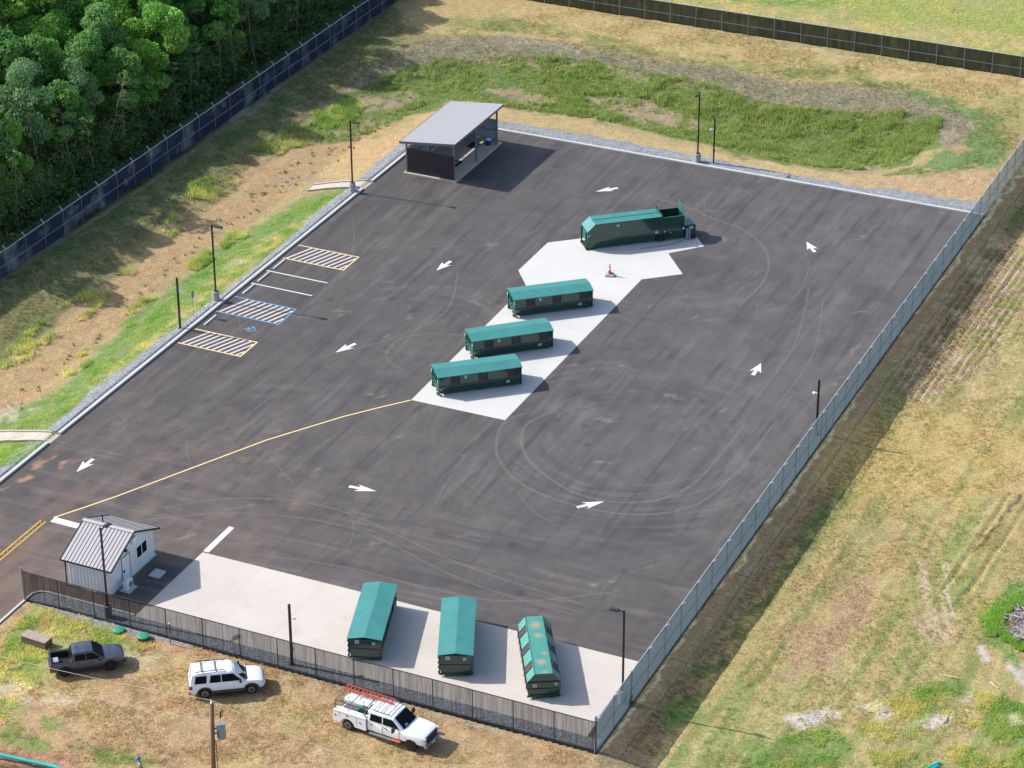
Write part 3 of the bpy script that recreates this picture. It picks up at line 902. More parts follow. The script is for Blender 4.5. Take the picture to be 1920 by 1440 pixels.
b = MB()
arcs = [[(-23.6, 40.5), (-24.36, 37.61), (-22.36, 32.81), (-17.81, 29.41), (-10.85, 28.87), (-6.23, 31.57), (-4.6, 36.92), (-4.4, 48)],
        [(-21.4, 42), (-22.59, 38.41), (-20.25, 33.77), (-14.63, 30.40), (-9.6, 31.18), (-6.9, 35.5), (-6.5, 46)],
        [(-31, 84.5), (-26.0, 83.6), (-23.52, 82.43), (-19.16, 80.75), (-15.58, 76.68), (-14.13, 71.26), (-14.5, 66)],
        [(-33, 51), (-36.5, 50.2), (-38.8, 48), (-38.4, 44.6), (-36, 43)],
        [(-44, 14), (-38, 19), (-30, 20.5), (-18, 17.4), (-8, 16.2)], [(-44, 12.4), (-37, 17.0), (-28, 18.6), (-17, 15.5), (-8, 14.6)],
        [(-34, 12), (-26, 13.5), (-14, 14), (-6, 19)], [(-40, 62), (-37.5, 54), (-40, 47), (-44, 42)], [(-8, 70), (-5.5, 60), (-5.2, 50)], [(-10, 72), (-7.5, 61), (-7.2, 50)]]
for i, a in enumerate(arcs):
    b.ribbon(spline(a), .24 if i < 3 else .15, .006 + i * .0006)
rs = random.Random(7)
for k in range(34):
    x0, y0 = rs.uniform(-52, -6), rs.uniform(14, 84)
    an = rs.gauss(PI / 2, .5); L = rs.uniform(3, 11); cv = rs.uniform(-.12, .12)
    pts = []
    for j in range(8):
        pts.append((x0, y0)); x0 += math.cos(an) * L / 8; y0 += math.sin(an) * L / 8; an += cv
    pts = [q for q in pts if -55 < q[0] < -1.5 and 13 < q[1] < 92 and not (-36.5 < q[0] < -20.5 and 37.5 < q[1] < 81)]
    if len(pts) > 2: b.ribbon(pts, .10, .014 + k * .0004)
b.build('tyre_marks', M['scuff'], asphalt)

# ------------------------------------------------------------------ concrete
def slab_paint(name, poly, z0, z1, mt_, kind='structure'):
    b = MB(); b.prism(poly, z0, z1)
    return tag(b.build(name, mt_), kind=kind)


island = [(-35.15, 64.53), (-35.12, 70.99), (-32.65, 73.12), (-24.6, 79.7), (-21.66, 76.19), (-24.11, 73.45), (-21.31, 69.94), (-24.27, 67.40), (-24.53, 38.70), (-33.03, 38.63), (-33.25, 62.0)]
isl = slab_paint('concrete_island', island, -.08, .012, M['conc_white'])
M['conc_pad'] = concrete_mat('broom_finished_concrete', C(234, 223, 211), .05)
pad = slab_paint('concrete_pad', [(-36.62, 1.45), (-36.6, 10.98), (-1.5, 11.08), (-1.25, 1.45)], -.08, .012, M['conc_pad'])
jm = mat('joint_sealant', C(222, 211, 200), .9)
b = MB()
for x in (-31.5, -26.4, -21.3, -16.2, -11.1, -6.1):
    b.ribbon([(x, 1.5), (x, 11.0)], .035, .016)
b.ribbon([(-36.5, 6.2), (-1.5, 6.2)], .035, .017)
b.build('control_joints', jm, pad)
b = MB()
for y in (44, 50, 56, 62): b.ribbon([(-33.0, y), (-24.5, y)], .03, .016)
b.ribbon([(-35.0, 68), (-22.9, 68)], .03, .017)
b.build('control_joints', mat('pale_joint', C(214, 210, 206), .9), isl)

# kerbs
kerb = MB()
for (y0, y1) in ((-60, 20.1), (21.8, 74.7), (76.6, 93.5)):
    kerb.box(-56.5, -56.2, y0, y1, -.1, .16)
kerb.box(-56.2, -.02, 93.2, 93.5, -.1, .16)
tag(kerb.build('kerb', M['conc_kerb'], bevel=.02), kind='structure')
kb = MB()
kb.box(-45.05, -44.87, -60, .9, -.1, .12)
kb.ribbon([(-44.96, .9), (-44.6, 1.35), (-44.0, 1.52), (-40, 1.52), (-36.64, 1.52)], .16, -.1, h=.2)
tag(kb.build('kerb_at_gate', M['conc_kerb']), kind='structure')

# drainage flumes running down to the basin
def flume(pts_in, pts_out, name):
    (xi0, yi0), (xi1, yi1) = pts_in
    n = 24; V, Fq = [], []
    b = MB()
    rows = []
    for i in range(n + 1):
        t = i / n
        xa, ya = xi0 + (pts_out[0][0] - xi0) * t, yi0 + (pts_out[0][1] - yi0) * t
        xb, yb = xi1 + (pts_out[1][0] - xi1) * t, yi1 + (pts_out[1][1] - yi1) * t
        h = max(gh(xa, ya), gh(xb, yb)) + .07 if t > .12 else .0 + (max(hgt(xa, ya), -.0) + .07) * t / .12
        rows.append(((xa, ya), (xb, yb), float(h)))
    for i in range(n):
        (a0, b0, h0), (a1, b1, h1) = rows[i], rows[i + 1]
        b.add([(*a0, h0), (*b0, h0), (*b1, h1), (*a1, h1), (*a0, h0 - .3), (*b0, h0 - .3), (*b1, h1 - .3), (*a1, h1 - .3)], [(0, 1, 2, 3), (7, 6, 5, 4), (0, 3, 7, 4), (1, 5, 6, 2)])
        if i >= 2:
            for (p, q) in ((a0, a1), (b0, b1)):
                b.bar((p[0], p[1], h0 + .04), (q[0], q[1], h1 + .04), .16, .16)
    return tag(b.build(name, M['conc_walk']), kind='structure')


flume([(-56.2, 20.2), (-56.2, 21.7)], [P(-60, 829, -1.0), P(-60, 809, -1.0)], 'drainage_flume')
flume([(-56.2, 74.8), (-56.2, 76.45)], [P(577, 357, -.72), P(589, 346, -.72)], 'drainage_flume')

# gravel margins: ragged outer edge, pebbly surface
def gravel_strip(edge, outer, w0, wv, seed, name, z=.13, n=None):
    """edge: straight inner line p->q, outer: unit outward normal"""
    p, q = Vector(edge[0]), Vector(edge[1]); L = (q - p).length; n = int(L / .25); m = 8
    V = []; nrm = Vector(outer)
    for i in range(n + 1):
        s = i / n * L; c = p + (q - p) * (i / n)
        ww = w0(s) + wv * ((fbm(np.array([s]), np.array([0.]), .45, seed, 4)[0] - .5) * 2 + (vnoise(np.array([s]), np.array([0.]), 2.2, seed + 5)[0] - .5) * .6)
        for j in range(m + 1):
            t = j / m; pt = c + nrm * (ww * t)
            hz = gh(pt.x, pt.y) if t > .1 else hgt(pt.x, pt.y)
            V.append((pt.x, pt.y, max(float(hz), -2) * 1 + .05 * (1 - t ** 4) - .02 * (t == 1)))
    i = (np.arange(n)[:, None] * (m + 1) + np.arange(m)[None, :]).ravel()
    Fq = np.stack([i, i + m + 1, i + m + 2, i + 1], 1)
    V = np.array(V)
    return tag(np_mesh(name, V, Fq, M['gravel'], smooth=True), kind='structure')


gravel_strip([(-56.5, 8), (-56.5, 20.0)], (-1, 0), lambda s: 1.9, .35, 1, 'gravel_margin')
gravel_strip([(-56.5, 21.9), (-56.5, 74.5)], (-1, 0), lambda s: 1.25 + .5 * math.sin(s / 7), .35, 2, 'gravel_margin')
gravel_strip([(-56.5, 76.8), (-56.5, 93.5)], (-1, 0), lambda s: 1.5 + .3 * math.sin(s / 5), .35, 3, 'gravel_margin')
gravel_strip([(-56.5, 93.5), (-.3, 93.5)], (0, 1), lambda s: 1.9 + .5 * math.sin(s / 9) + .6 * (s / 56 > .8), .4, 4, 'gravel_margin')
b = MB(); b.flat([(-44.85, .12), (-.15, .12), (-.15, 1.45), (-44.2, 1.45), (-44.85, .8)], .03)
tag(b.build('gravel_margin', M['gravel']), kind='structure')
gravel_strip([(-30.8, -.12), (-44.3, -.12)], (0, -1), lambda s: .12 + .85 * math.exp(-((s - 6.5) / 3.2) ** 2), .2, 6, 'gravel_margin')
# ------------------------------------------------------------------ fences
M['galv_bright'] = mat('bright_galvanised', C(214, 222, 228), .5, .1, .05)
def fence(name, p, q, label, scr, pm, h=2.45, step=3.05, arm=None, rails=(0.0, .5), group=None, end_posts=(), mid=True, flip=1, ztop_rail=True, post_r=.035, wires=True):
    p = Vector((*p, 0)); q = Vector((*q, 0)); d = (q - p); L = d.length; u = d / L
    root = empty(name, (p.x, p.y, 0), math.atan2(d.y, d.x), label, 'fence'); name2 = arm is not None and not group
    n = int(round(L / step))
    gz_ = lambda s: max(gh(p.x + u.x * s, p.y + u.y * s), -.1) if name != 'x' else 0
    # fabric, following the ground
    V, Fq = [], []
    m = n * 4
    for i in range(m + 1):
        s = L * i / m
        sag = .02 * math.sin(i * PI / 4) ** 2
        zb = min(gz_(s), .05) - .02
        for j in range(5):
            wob = .025 * math.sin(i * 1.7 + j) * (1 if 0 < j < 4 else .3)
            V.append((s, wob, zb + (h - zb - sag) * j / 4))
    for i in range(m):
        for j in range(4):
            a = i * 5 + j; Fq.append((a, a + 5, a + 6, a + 1))
    np_mesh('screen', np.array(V), np.array(Fq), M[scr], smooth=True, parent=root)
    b = MB(); b.tube([(0, .045 * flip, h + .01), (L, .045 * flip, h + .01)], .035, 6); b.build('top_rail', M['galv_bright'] if name2 else M[pm], root)
    if mid:
        b = MB(); b.tube([(0, .05 * flip, h * .46), (L, .05 * flip, h * .46)], .026, 6); b.build('middle_rail', M[pm], root)
    b = MB(); b.tube([(0, .05 * flip, .06), (L, .05 * flip, .06)], .012, 5); b.build('bottom_wire', M[pm], root)
    for i in range(n + 1):
        s = L * i / n
        b = MB()
        big = i in end_posts
        r = post_r * (2.2 if big else 1)
        top = h + (.25 if big else .04)
        b.tube([(0, 0, -.3), (0, 0, top)], r, 8)
        if big: b.ball((0, 0, top), r * 1.25, n=8, k=6)
        po = b.build('post', M['galv'] if big else M[pm], root, loc=(s, .06 * flip, 0))
        if arm is not None:
            b = MB(); b.bar((0, 0, h), (0, arm[0], h + arm[1]), .06, .07); b.build('barb_arm', M['galv_bright'], po)
    if arm is not None and wires:
        b = MB()
        for k in (1.0, .66, .33):
            b.tube([(0, .06 * flip + arm[0] * k, h + arm[1] * k), (L, .06 * flip + arm[0] * k, h + arm[1] * k)], .009, 4)
        b.build('barbed_wire', M['galv_dark'], root)
    return root


# local +y is the left-hand side of p->q
fence('screened_fence', (-45.0, 0.0), (0, 0), 'black mesh-screened chain-link fence at the front of the lot, concrete showing through', 'screen_front', 'rail_black', h=2.5, step=2.95, end_posts=(0,), mid=False, flip=-1)
fence('screened_fence', (0, .06), (0, 128.6), 'long screened chain-link fence, tinted grey-blue for back light, with bright barb arms along the right of the lot', 'screen_right', 'galv_dark', h=2.6, arm=(-.34, .30), end_posts=(0,), flip=1, wires=False)
fence('screened_fence', (-76.8, 20), (-76.8, 134), 'black-screened chain-link fence, tinted navy for sky reflection, with barb arms and wire in front of the wood', 'screen_left', 'galv', h=2.6, arm=(.36, .34), flip=-1)
fence('screened_fence', (-76.5, 128.7), (0, 128.7), 'dark see-through screened chain-link fence behind the grassy basin', 'screen_back', 'galv', h=2.5, arm=(.12, .36), flip=-1, wires=False)


# ------------------------------------------------------------------ waste containers
def rustic(b, *a): return b


WHITE_LBL = mat('white_label', C(232, 236, 236), .6, 0, .03)


def label_plate(root, x, y, z, wx, hz, face, name='label'):
    b = MB()
    if face in ('-y', '+y'):
        s = -1 if face == '-y' else 1
        b.box(x - wx / 2, x + wx / 2, min(y, y + s * .012), max(y, y + s * .012), z - hz / 2, z + hz / 2)
        for k in range(3): b.box(x - wx * .32, x + wx * .32, min(y + s * .012, y + s * .016), max(y + s * .012, y + s * .016), z - hz * .3 + k * hz * .25, z - hz * .3 + k * hz * .25 + hz * .08, 1)
    else:
        s = 1 if face == '+x' else -1
        b.box(min(x, x + s * .012), max(x, x + s * .012), y - wx / 2, y + wx / 2, z - hz / 2, z + hz / 2)
        for k in range(3): b.box(min(x + s * .012, x + s * .016), max(x + s * .012, x + s * .016), y - wx * .32, y + wx * .32, z - hz * .3 + k * hz * .25, z - hz * .3 + k * hz * .25 + hz * .08, 1)
    return b.build(name, [WHITE_LBL, M['galv_dark']], root)


def recycling_container(loc, ang, label):
    root = empty('recycling_container', loc, R(ang), label, 'container', 'gable-roofed teal recycling containers')
    L, W = 7.0, 2.26; x0, x1 = -L / 2, L / 2; y = W / 2
    b = MB()
    # upper smooth box and lower tapered hull
    b.add([(x0 + .28, -y + .10, .16), (x1 - .05, -y + .10, .16), (x1 - .05, y - .10, .16), (x0 + .28, y - .10, .16),
           (x0 + .1, -y, .80), (x1, -y, .80), (x1, y, .80), (x0 + .1, y, .80)], [(3, 2, 1, 0), (0, 1, 5, 4), (1, 2, 6, 5), (2, 3, 7, 6), (3, 0, 4, 7)])
    b.box(x0 + .1, x1, -y, y, .80, 1.74)
    b.build('body', M['green_steel'], root, bevel=.015)
    b = MB(); b.box(x0 + .06, x1 + .03, -y - .06, y + .06, .78, .88); b.build('waist_rail', M['green_rib'], root)
    b = MB()
    for s in (-1, 1):
        for k in range(9):
            xx = x0 + .55 + k * .78
            b.add([(xx - .035, s * (y - .10), .16), (xx + .035, s * (y - .10), .16), (xx + .035, s * (y + .045), .78), (xx - .035, s * (y + .045), .78),
                   (xx - .035, s * (y - .2), .16), (xx + .035, s * (y - .2), .16), (xx + .035, s * (y - .05), .78), (xx - .035, s * (y - .05), .78)],
                  [(0, 1, 2, 3), (7, 6, 5, 4), (0, 3, 7, 4), (1, 5, 6, 2), (3, 2, 6, 7), (0, 4, 5, 1)])
    b.build('ribs', M['green_rib'], root)
    # gable roof with a small overhang
    b = MB(); e = .11; zr = 1.93; t = .05
    X0, X1, Yw = x0 - .08, x1 + .16, y + e
    b.add([(X0, -Yw, 1.755), (X1, -Yw, 1.755), (X1, 0, zr), (X0, 0, zr), (X1, Yw, 1.755), (X0, Yw, 1.755),
           (X0, -Yw, 1.755 + t), (X1, -Yw, 1.755 + t), (X1, 0, zr + t), (X0, 0, zr + t), (X1, Yw, 1.755 + t), (X0, Yw, 1.755 + t)],
          [(6, 7, 8, 9), (9, 8, 10, 11), (0, 3, 2, 1), (3, 5, 4, 2), (0, 1, 7, 6), (5, 11, 10, 4), (0, 6, 9, 3), (3, 9, 11, 5), (1, 2, 8, 7), (2, 4, 10, 8)])
    b.build('roof', M['teal_roof'], root)
    b = MB()
    for k in range(1, 4):
        xx = X0 + (X1 - X0) * k / 4
        for s in (-1, 1):
            b.bar((xx, s * Yw * .99, 1.755 + t + .001), (xx, .0, zr + t + .001), .03, .004)
    b.build('roof_seams', M['teal_roof'], root)
    # three louvred deposit doors each side
    for s in (-1, 1):
        for fx in (.205, .545, .90):
            xc = x0 + L * fx
            b = MB(); yo = s * (y + .015)
            b.box(xc - .36, xc + .36, min(yo, s * y), max(yo, s * y), .97, 1.66)
            for k in range(5):
                z = 1.04 + k * .125
                b.add([(xc - .32, s * (y + .015), z + .09), (xc + .32, s * (y + .015), z + .09), (xc + .32, s * (y + .055), z), (xc - .32, s * (y + .055), z)], [(0, 1, 2, 3)])
            b.box(xc - .39, xc - .345, min(s * y, s * (y + .05)), max(s * y, s * (y + .05)), .94, 1.69)
            b.box(xc + .345, xc + .39, min(s * y, s * (y + .05)), max(s * y, s * (y + .05)), .94, 1.69)
            b.build('louvred_door', M['louver'], root)
    # hook end: open posts, cross rails and rollers
    for s in (-1, 1):
        b = MB(); b.box(x0 - .06, x0 + .12, s * (y - .07) - .07, s * (y - .07) + .07, .12, 1.74); b.build('corner_post', M['green_light'], root)
        b = MB(); b.tube([(x0 + .0, s * .82 - .09, .13), (x0 + .0, s * .82 + .09, .13)], .13, 12); b.build('roller', M['black'], root)
        b = MB(); b.tube([(x1 - .4, s * .82 - .09, .13), (x1 - .4, s * .82 + .09, .13)], .13, 12); b.build('roller', M['black'], root)
    b = MB()
    for z in (.5, .86, 1.62): b.box(x0 - .02, x0 + .1, -y + .1, y - .1, z - .05, z + .05)
    for yy in (-.35, .35): b.box(x0 - .03, x0 + .1, yy - .05, yy + .05, .15, 1.7)
    b.build('end_frame', M['green_light'], root)
    b = MB(); b.box(x0 + .2, x1, -.62, -.50, .02, .17); b.box(x0 + .2, x1, .50, .62, .02, .17); b.build('skid_rails', M['black'], root)
    # hinged door end
    b = MB()
    b.box(x1, x1 + .05, -y + .06, y - .06, .98, 1.70); b.box(x1, x1 + .06, -y + .1, y - .1, .30, .90)
    b.build('end_door', M['green_steel'], root)
    b = MB()
    for s in (-1, 1):
        b.box(x1 + .0, x1 + .1, s * y - .05, s * y + .05, .15, 1.72)
        for z in (.35, .75, 1.15, 1.55): b.tube([(x1 + .05, s * (y + .06), z - .07), (x1 + .05, s * (y + .06), z + .07)], .05, 8)
    b.box(x1 + .0, x1 + .1, -y, y, .12, .26); b.box(x1 + .03, x1 + .09, -y, y, .90, .96)
    b.build('door_frame', M['green_rib'], root)
    for s, c_ in ((-1, M['white_paint']), (1, M['white_paint'])):
        b = MB(); b.box(x0 - .07, x0 - .055, s * (y - .06) - .05, s * (y - .06) + .05, 1.25, 1.5); b.build('reflector', c_, root)
    for s in ('-y', '+y'):
        sg = -1 if s == '-y' else 1
        label_plate(root, x0 + L * .33, sg * y, 1.50, .20, .27, s)
        label_plate(root, x0 + L * .845, sg * (y + .05), .60, .28, .2, s)
    label_plate(root, x1 + .05, -.55, 1.5, .3, .28, '+x')
    label_plate(root, x1 + .05, .62, 1.42, .22, .22, '+x')
    return root


recycling_container((-29.25, 43.21, .012), 40.1, 'green container nearest the tip of the pale concrete island, three louvred doors on its side')
recycling_container((-29.53, 50.27, .012), 41.5, 'green container standing between two alike on the concrete island')
recycling_container((-29.50, 58.83, .012), 40.1, 'green container on the concrete island nearest the traffic cone')
recycling_container((-20.05, 6.72, .012), -71.9, 'tilted gable-roofed green container closest to the guard hut on the front pad')
recycling_container((-13.75, 7.44, .012), -66.3, 'gable-roofed green container in the middle of the front pad, beside the rust-spotted one')


def octagonal_container(loc, ang):
    root = empty('drop_off_container', loc, R(ang), 'green container with sloping louvred shoulders and pale rusty patches on its flat top', 'container')
    L, W = 7.1, 2.3; x0, x1, y = -L / 2, L / 2, W / 2; z1, z2, yt = 1.32, 2.0, .62
    b = MB()
    prof = [(-y + .12, .16), (-y, .7), (-y, z1), (-yt, z2), (yt, z2), (y, z1), (y, .7), (y - .12, .16)]
    n = len(prof)
    b.add([(x0, a, z) for a, z in prof] + [(x1, a, z) for a, z in prof], [tuple(range(n)), tuple(range(2 * n - 1, n - 1, -1))] + [(i, n + i, n + (i + 1) % n, (i + 1) % n) for i in range(n)])
    body = b.build('body', M['green_steel'], root)
    b = MB(); t = .012   # painted roof skin: shoulders and top
    for (a, za), (c_, zc) in (((-y, z1), (-yt, z2)), ((-yt, z2), (yt, z2)), ((yt, z2), (y, z1))):
        nx_, nz_ = -(zc - za), (c_ - a); l = math.hypot(nx_, nz_); nx_, nz_ = nx_ / l * t, nz_ / l * t
        b.add([(x0 - .02, a + nx_, za + nz_), (x1 + .02, a + nx_, za + nz_), (x1 + .02, c_ + nx_, zc + nz_), (x0 - .02, c_ + nx_, zc + nz_)], [(0, 1, 2, 3)])
    m, nt_, bs = base_mat('teal_paint_rust_spots')
    n1 = noise(nt_, 1.1, 6, .6); r1 = ramp(nt_, n1.outputs['Fac'], .3, .7, rgb(.9), rgb(1.1))
    col = mixc(nt_, C(84, 168, 154), r1.outputs[0], 1., 'MULTIPLY')
    tc = nt_.nodes.new('ShaderNodeTexCoord')
    for (cx, cy, rr_) in ((2.15, -.05, .34), (-1.15, .05, .26), (-2.45, .0, .40), (3.35, .1, .1), (1.1, .3, .14)):
        vs = nt_.nodes.new('ShaderNodeVectorMath'); vs.operation = 'DISTANCE'; nt_.links.new(tc.outputs['Object'], vs.inputs[0]); vs.inputs[1].default_value = (cx, cy, z2)
        ad = nt_.nodes.new('ShaderNodeMath'); ad.operation = 'MULTIPLY_ADD'; nn_ = noise(nt_, 4, 3, .6)
        nt_.links.new(nn_.outputs['Fac'], ad.inputs[0]); ad.inputs[1].default_value = .5; nt_.links.new(vs.outputs['Value'], ad.inputs[2])
        rp = ramp(nt_, ad.outputs[0], rr_ * .3 + .12, rr_ + .42, rgb(.9), rgb(0))
        col = mixc(nt_, col, C(216, 176, 140), rp.outputs[0])
    nt_.links.new(col, bs.inputs['Base Color']); bs.inputs['Roughness'].default_value = .5
    b.build('roof', m, root)
    b = MB()
    for s in (-1, 1):
        b.tube([(x0 - .03, s * y, z1 + .01), (x1 + .03, s * y, z1 + .01)], .03, 6)
        b.tube([(x0 - .03, s * yt, z2 + .01), (x1 + .03, s * yt, z2 + .01)], .022, 6)
        for k in range(9):
            xx = x0 + .4 + k * .79
            b.box(xx - .04, xx + .04, min(s * y, s * (y + .05)), max(s * y, s * (y + .05)), .5, z1)
    b.box(x1 + .0, x1 + .07, -y, y, z1 - .05, z1 + .03); b.box(x1, x1 + .07, -y, y, .14, .3); b.box(x1, x1 + .05, -y + .1, y - .1, .74, .8)
    b.build('ribs', M['green_rib'], root)
    up = Vector((0, y - yt, z1 - z2)).normalized()
    for s in (-1, 1):
        for fx in (.19, .50, .81):
            xc = x0 + L * fx; q = MB()
            nrm = Vector((0, s * (z2 - z1), y - yt)).normalized()
            dn = Vector((0, s * (y - yt), z1 - z2)).normalized()
            top = Vector((xc, s * yt, z2)) + nrm * .02; LL = math.hypot(y - yt, z2 - z1)
            a0 = top + dn * .06; a1 = top + dn * (LL - .02)
            w_ = .36
            q.add([a0 + Vector((-w_, 0, 0)), a0 + Vector((w_, 0, 0)), a1 + Vector((w_, 0, 0)), a1 + Vector((-w_, 0, 0))], [(0, 1, 2, 3)])
            for k in range(5):
                c0 = a0 + (a1 - a0) * ((k + .5) / 5) + nrm * .025
                q.bar(c0 - Vector((w_, 0, 0)), c0 + Vector((w_, 0, 0)), .03, .03, 1)
            for e in (-1, 1): q.bar(a0 + Vector((e * w_, 0, 0)) + nrm * .02, a1 + Vector((e * w_, 0, 0)) + nrm * .02, .05, .04, 0)
            q.build('louvred_door', [M['louver'], mat('louver_edge', C(150, 124, 136), .5)], root)
    for s in (-1, 1):
        b = MB(); b.tube([(x1 - .3, s * .8 - .09, .13), (x1 - .3, s * .8 + .09, .13)], .13, 12); b.build('roller', M['black'], root)
    b = MB(); b.box(x0 + .2, x1, -.62, -.5, .02, .17); b.box(x0 + .2, x1, .5, .62, .02, .17); b.build('skid_rails', M['black'], root)
    label_plate(root, x1 + .0, -.62, 1.05, .28, .26, '+x'); label_plate(root, x1 + .0, .85, 1.12, .2, .2, '+x')
    return root


octagonal_container((-7.47, 7.41, .012), -60.3)


def compactor():
    root = empty('trash_compactor', (-31.72, 71.70, .012), R(40.0), 'long green compactor container with hopper and power unit at the head of the island', 'compactor')
    W = 2.0; y = W / 2; L = 7.1; H = 2.52
    b = MB()
    # container: front (left) top edge chamfered, lower back corner swept in
    b.add([(.35, -y + .05, .16), (L, -y + .05, .16), (L, y - .05, .16), (.35, y - .05, .16),
           (.0, -y, .75), (L, -y, .75), (L, y, .75), (.0, y, .75),
           (.0, -y, 1.82), (L, -y, 1.82), (L, y, 1.82), (.0, y, 1.82),
           (.72, -y, H), (L, -y, H), (L, y - .12, H), (.72, y - .12, H)],
          [(3, 2, 1, 0), (0, 1, 5, 4), (1, 2, 6, 5), (2, 3, 7, 6), (3, 0, 4, 7), (4, 5, 9, 8), (5, 6, 10, 9), (6, 7, 11, 10), (7, 4, 8, 11),
           (8, 9, 13, 12), (9, 10, 14, 13), (10, 11, 15, 14), (11, 8, 12, 15), (12, 13, 14, 15)])
    b.build('body', M['green_steel'], root, bevel=.02)
    b = MB()
    b.add([(.72, -y, H + .01), (L, -y, H + .01), (L, y - .12, H + .01), (.72, y - .12, H + .01), (-.012, -y, 1.83), (-.012, y, 1.83)], [(0, 1, 2, 3), (4, 0, 3, 5)])
    b.build('top_plate', M['teal_roof'], root)
    b = MB(); b.bar((.72, 0, H + .03), (L, 0, H + .03), .05, .04); b.build('top_rib', M['teal_roof'], root)
    b = MB(); b.box(-.014, -.002, -y + .03, y - .03, .75, 1.80); b.build('end_panel', M['green_light'], root)
    for s in (-1, 1):
        b = MB(); b.box(-.14, -.02, s * .72 - .05, s * .72 + .05, .1, 1.72); b.build('end_post', M['green_rib'], root)
        b = MB(); b.tube([(-.05, s * .8 - .1, .12), (-.05, s * .8 + .1, .12)], .12, 12); b.build('roller', M['black'], root)
    b = MB(); b.prism([(-.12, -y + .02), (.9, -y + .05), (.9, y - .05), (-.12, y - .02)], .02, .15); b.box(.5, L, -.6, -.48, .02, .16); b.box(.5, L, .48, .6, .02, .16); b.build('skid', M['green_rib'], root)
    # door ring between container and ram box
    b = MB(); b.box(L, L + .10, -y - .07, y + .05, .1, H + .16); b.box(L - .12, L, -y - .04, -y, .1, H); b.tube([(L + .02, y - .1, H + .2), (L + .2, y - .1, H + .1)], .07, 8); b.build('end_flange', M['green_rib'], root)
    # hopper, open at the top, with a tall splash plate
    b = MB(); x0, x1 = L + .12, L + 2.25; yh = .95
    b.box(x0, x1, -yh, yh, .18, 1.25)
    b.box(x0, x1, -yh, -yh + .05, 1.25, 2.35); b.box(x0, x0 + .05, -yh + .05, yh, 1.25, 2.35); b.box(x0 + .05, x1, yh - .05, yh, 1.25, 2.35); b.box(x1 - .05, x1, -yh + .05, yh - .05, 1.25, 2.35)
    b.build('hopper', M['green_steel'], root)
    b = MB(); b.bar((x0, -yh, 2.37), (x1, -yh, 2.37), .07, .05); b.bar((x1 - .02, -yh, 2.37), (x1 - .02, yh, 2.37), .07, .05); b.build('hopper_rim', M['green_light'], root)
    b = MB(); b.add([(x1 - .03, -yh + .02, 2.36), (x1 + .02, -yh + .02, 2.36), (x1 + .02, yh, 2.36), (x1 - .03, yh, 2.36), (x1 + .0, yh - .9, 3.05), (x1 + .05, yh - .9, 3.05), (x1 + .05, yh, 3.2), (x1, yh, 3.2)],
                    [(0, 4, 5, 1), (0, 3, 7, 4), (1, 5, 6, 2), (4, 7, 6, 5), (3, 2, 6, 7)])
    b.build('splash_plate', M['green_light'], root)
    # power unit box
    b = MB(); b.box(x1 - .5, x1 + 1.15, -.9, .9, .12, 1.32); b.build('power_unit', M['green_steel'], root, bevel=.08)
    b = MB(); b.box(x1 + .05, x1 + .28, -1.35, -1.25, .12, 1.15); b.box(x1 + .33, x1 + .5, -1.32, -1.24, .12, .95); b.box(x1 + .0, x1 + .55, -1.3, -1.26, .1, .2); b.build('control_box', M['galv'], root)
    b = MB(); b.tube([(x1 + .62, -1.15, .42), (x1 + 1.0, -1.15, .42)], .27, 14); b.tube([(x1 + .58, -1.15, .42), (x1 + .62, -1.15, .42)], .18, 14); b.box(x1 + .6, x1 + 1.05, -1.3, -.92, .1, .25); b.build('motor', M['plastic_black'], root)
    b = MB(); b.box(x1 + .55, x1 + 1.08, -1.35, -.92, .62, .82); b.build('fluid_tank', M['green_rib'], root)
    b = MB()
    for (a, c_) in ((L + .25, .9), (L + .55, .7), (L - .25, .55), (L + .9, .8)):
        b.tube([(a, -1.0, c_ - .3), (a + .03, -1.09, c_), (a + .25, -1.08, c_ + .1), (a + .5, -1.02, c_ - .2)], .035, 6)
    b.box(L - .5, L + .3, -1.18, -1.0, .2, .55); b.tube([(L - .3, -1.2, .2), (L - .3, -1.2, .75)], .05, 8); b.tube([(L + .1, -1.2, .2), (L + .1, -1.2, .62)], .04, 8)
    b.build('latches_and_hoses', M['black'], root)
    for (gx_, gz2, gr_) in ((x1 - .1, 1.1, .09), (L + .35, .95, .1), (L + .9, .8, .07)):
        b = MB(); b.tube([(gx_, -.99, gz2), (gx_, -1.04, gz2)], gr_, 12); b.build('gauge', M['white_paint'], root)
    for (x, z, w_, h_) in ((2.9, 2.15, .26, .2), (2.9, 1.35, .1, .1), (L - .45, 1.0, .28, .22), (.12, 1.45, .2, .12)):
        label_plate(root, x, -y, z, w_, h_, '-y')
    label_plate(root, x1 + .7, -.9, 1.0, .42, .3, '-y')
    b = MB(); b.tube([(x1 - .3, -1.35, .03), (x1 - 1.5, -1.9, .03), (L - .6, -1.95, .03), (L - 2.3, -2.0, .03)], .025, 6); b.build('cable', M['galv_dark'], root)
    return root


compactor()

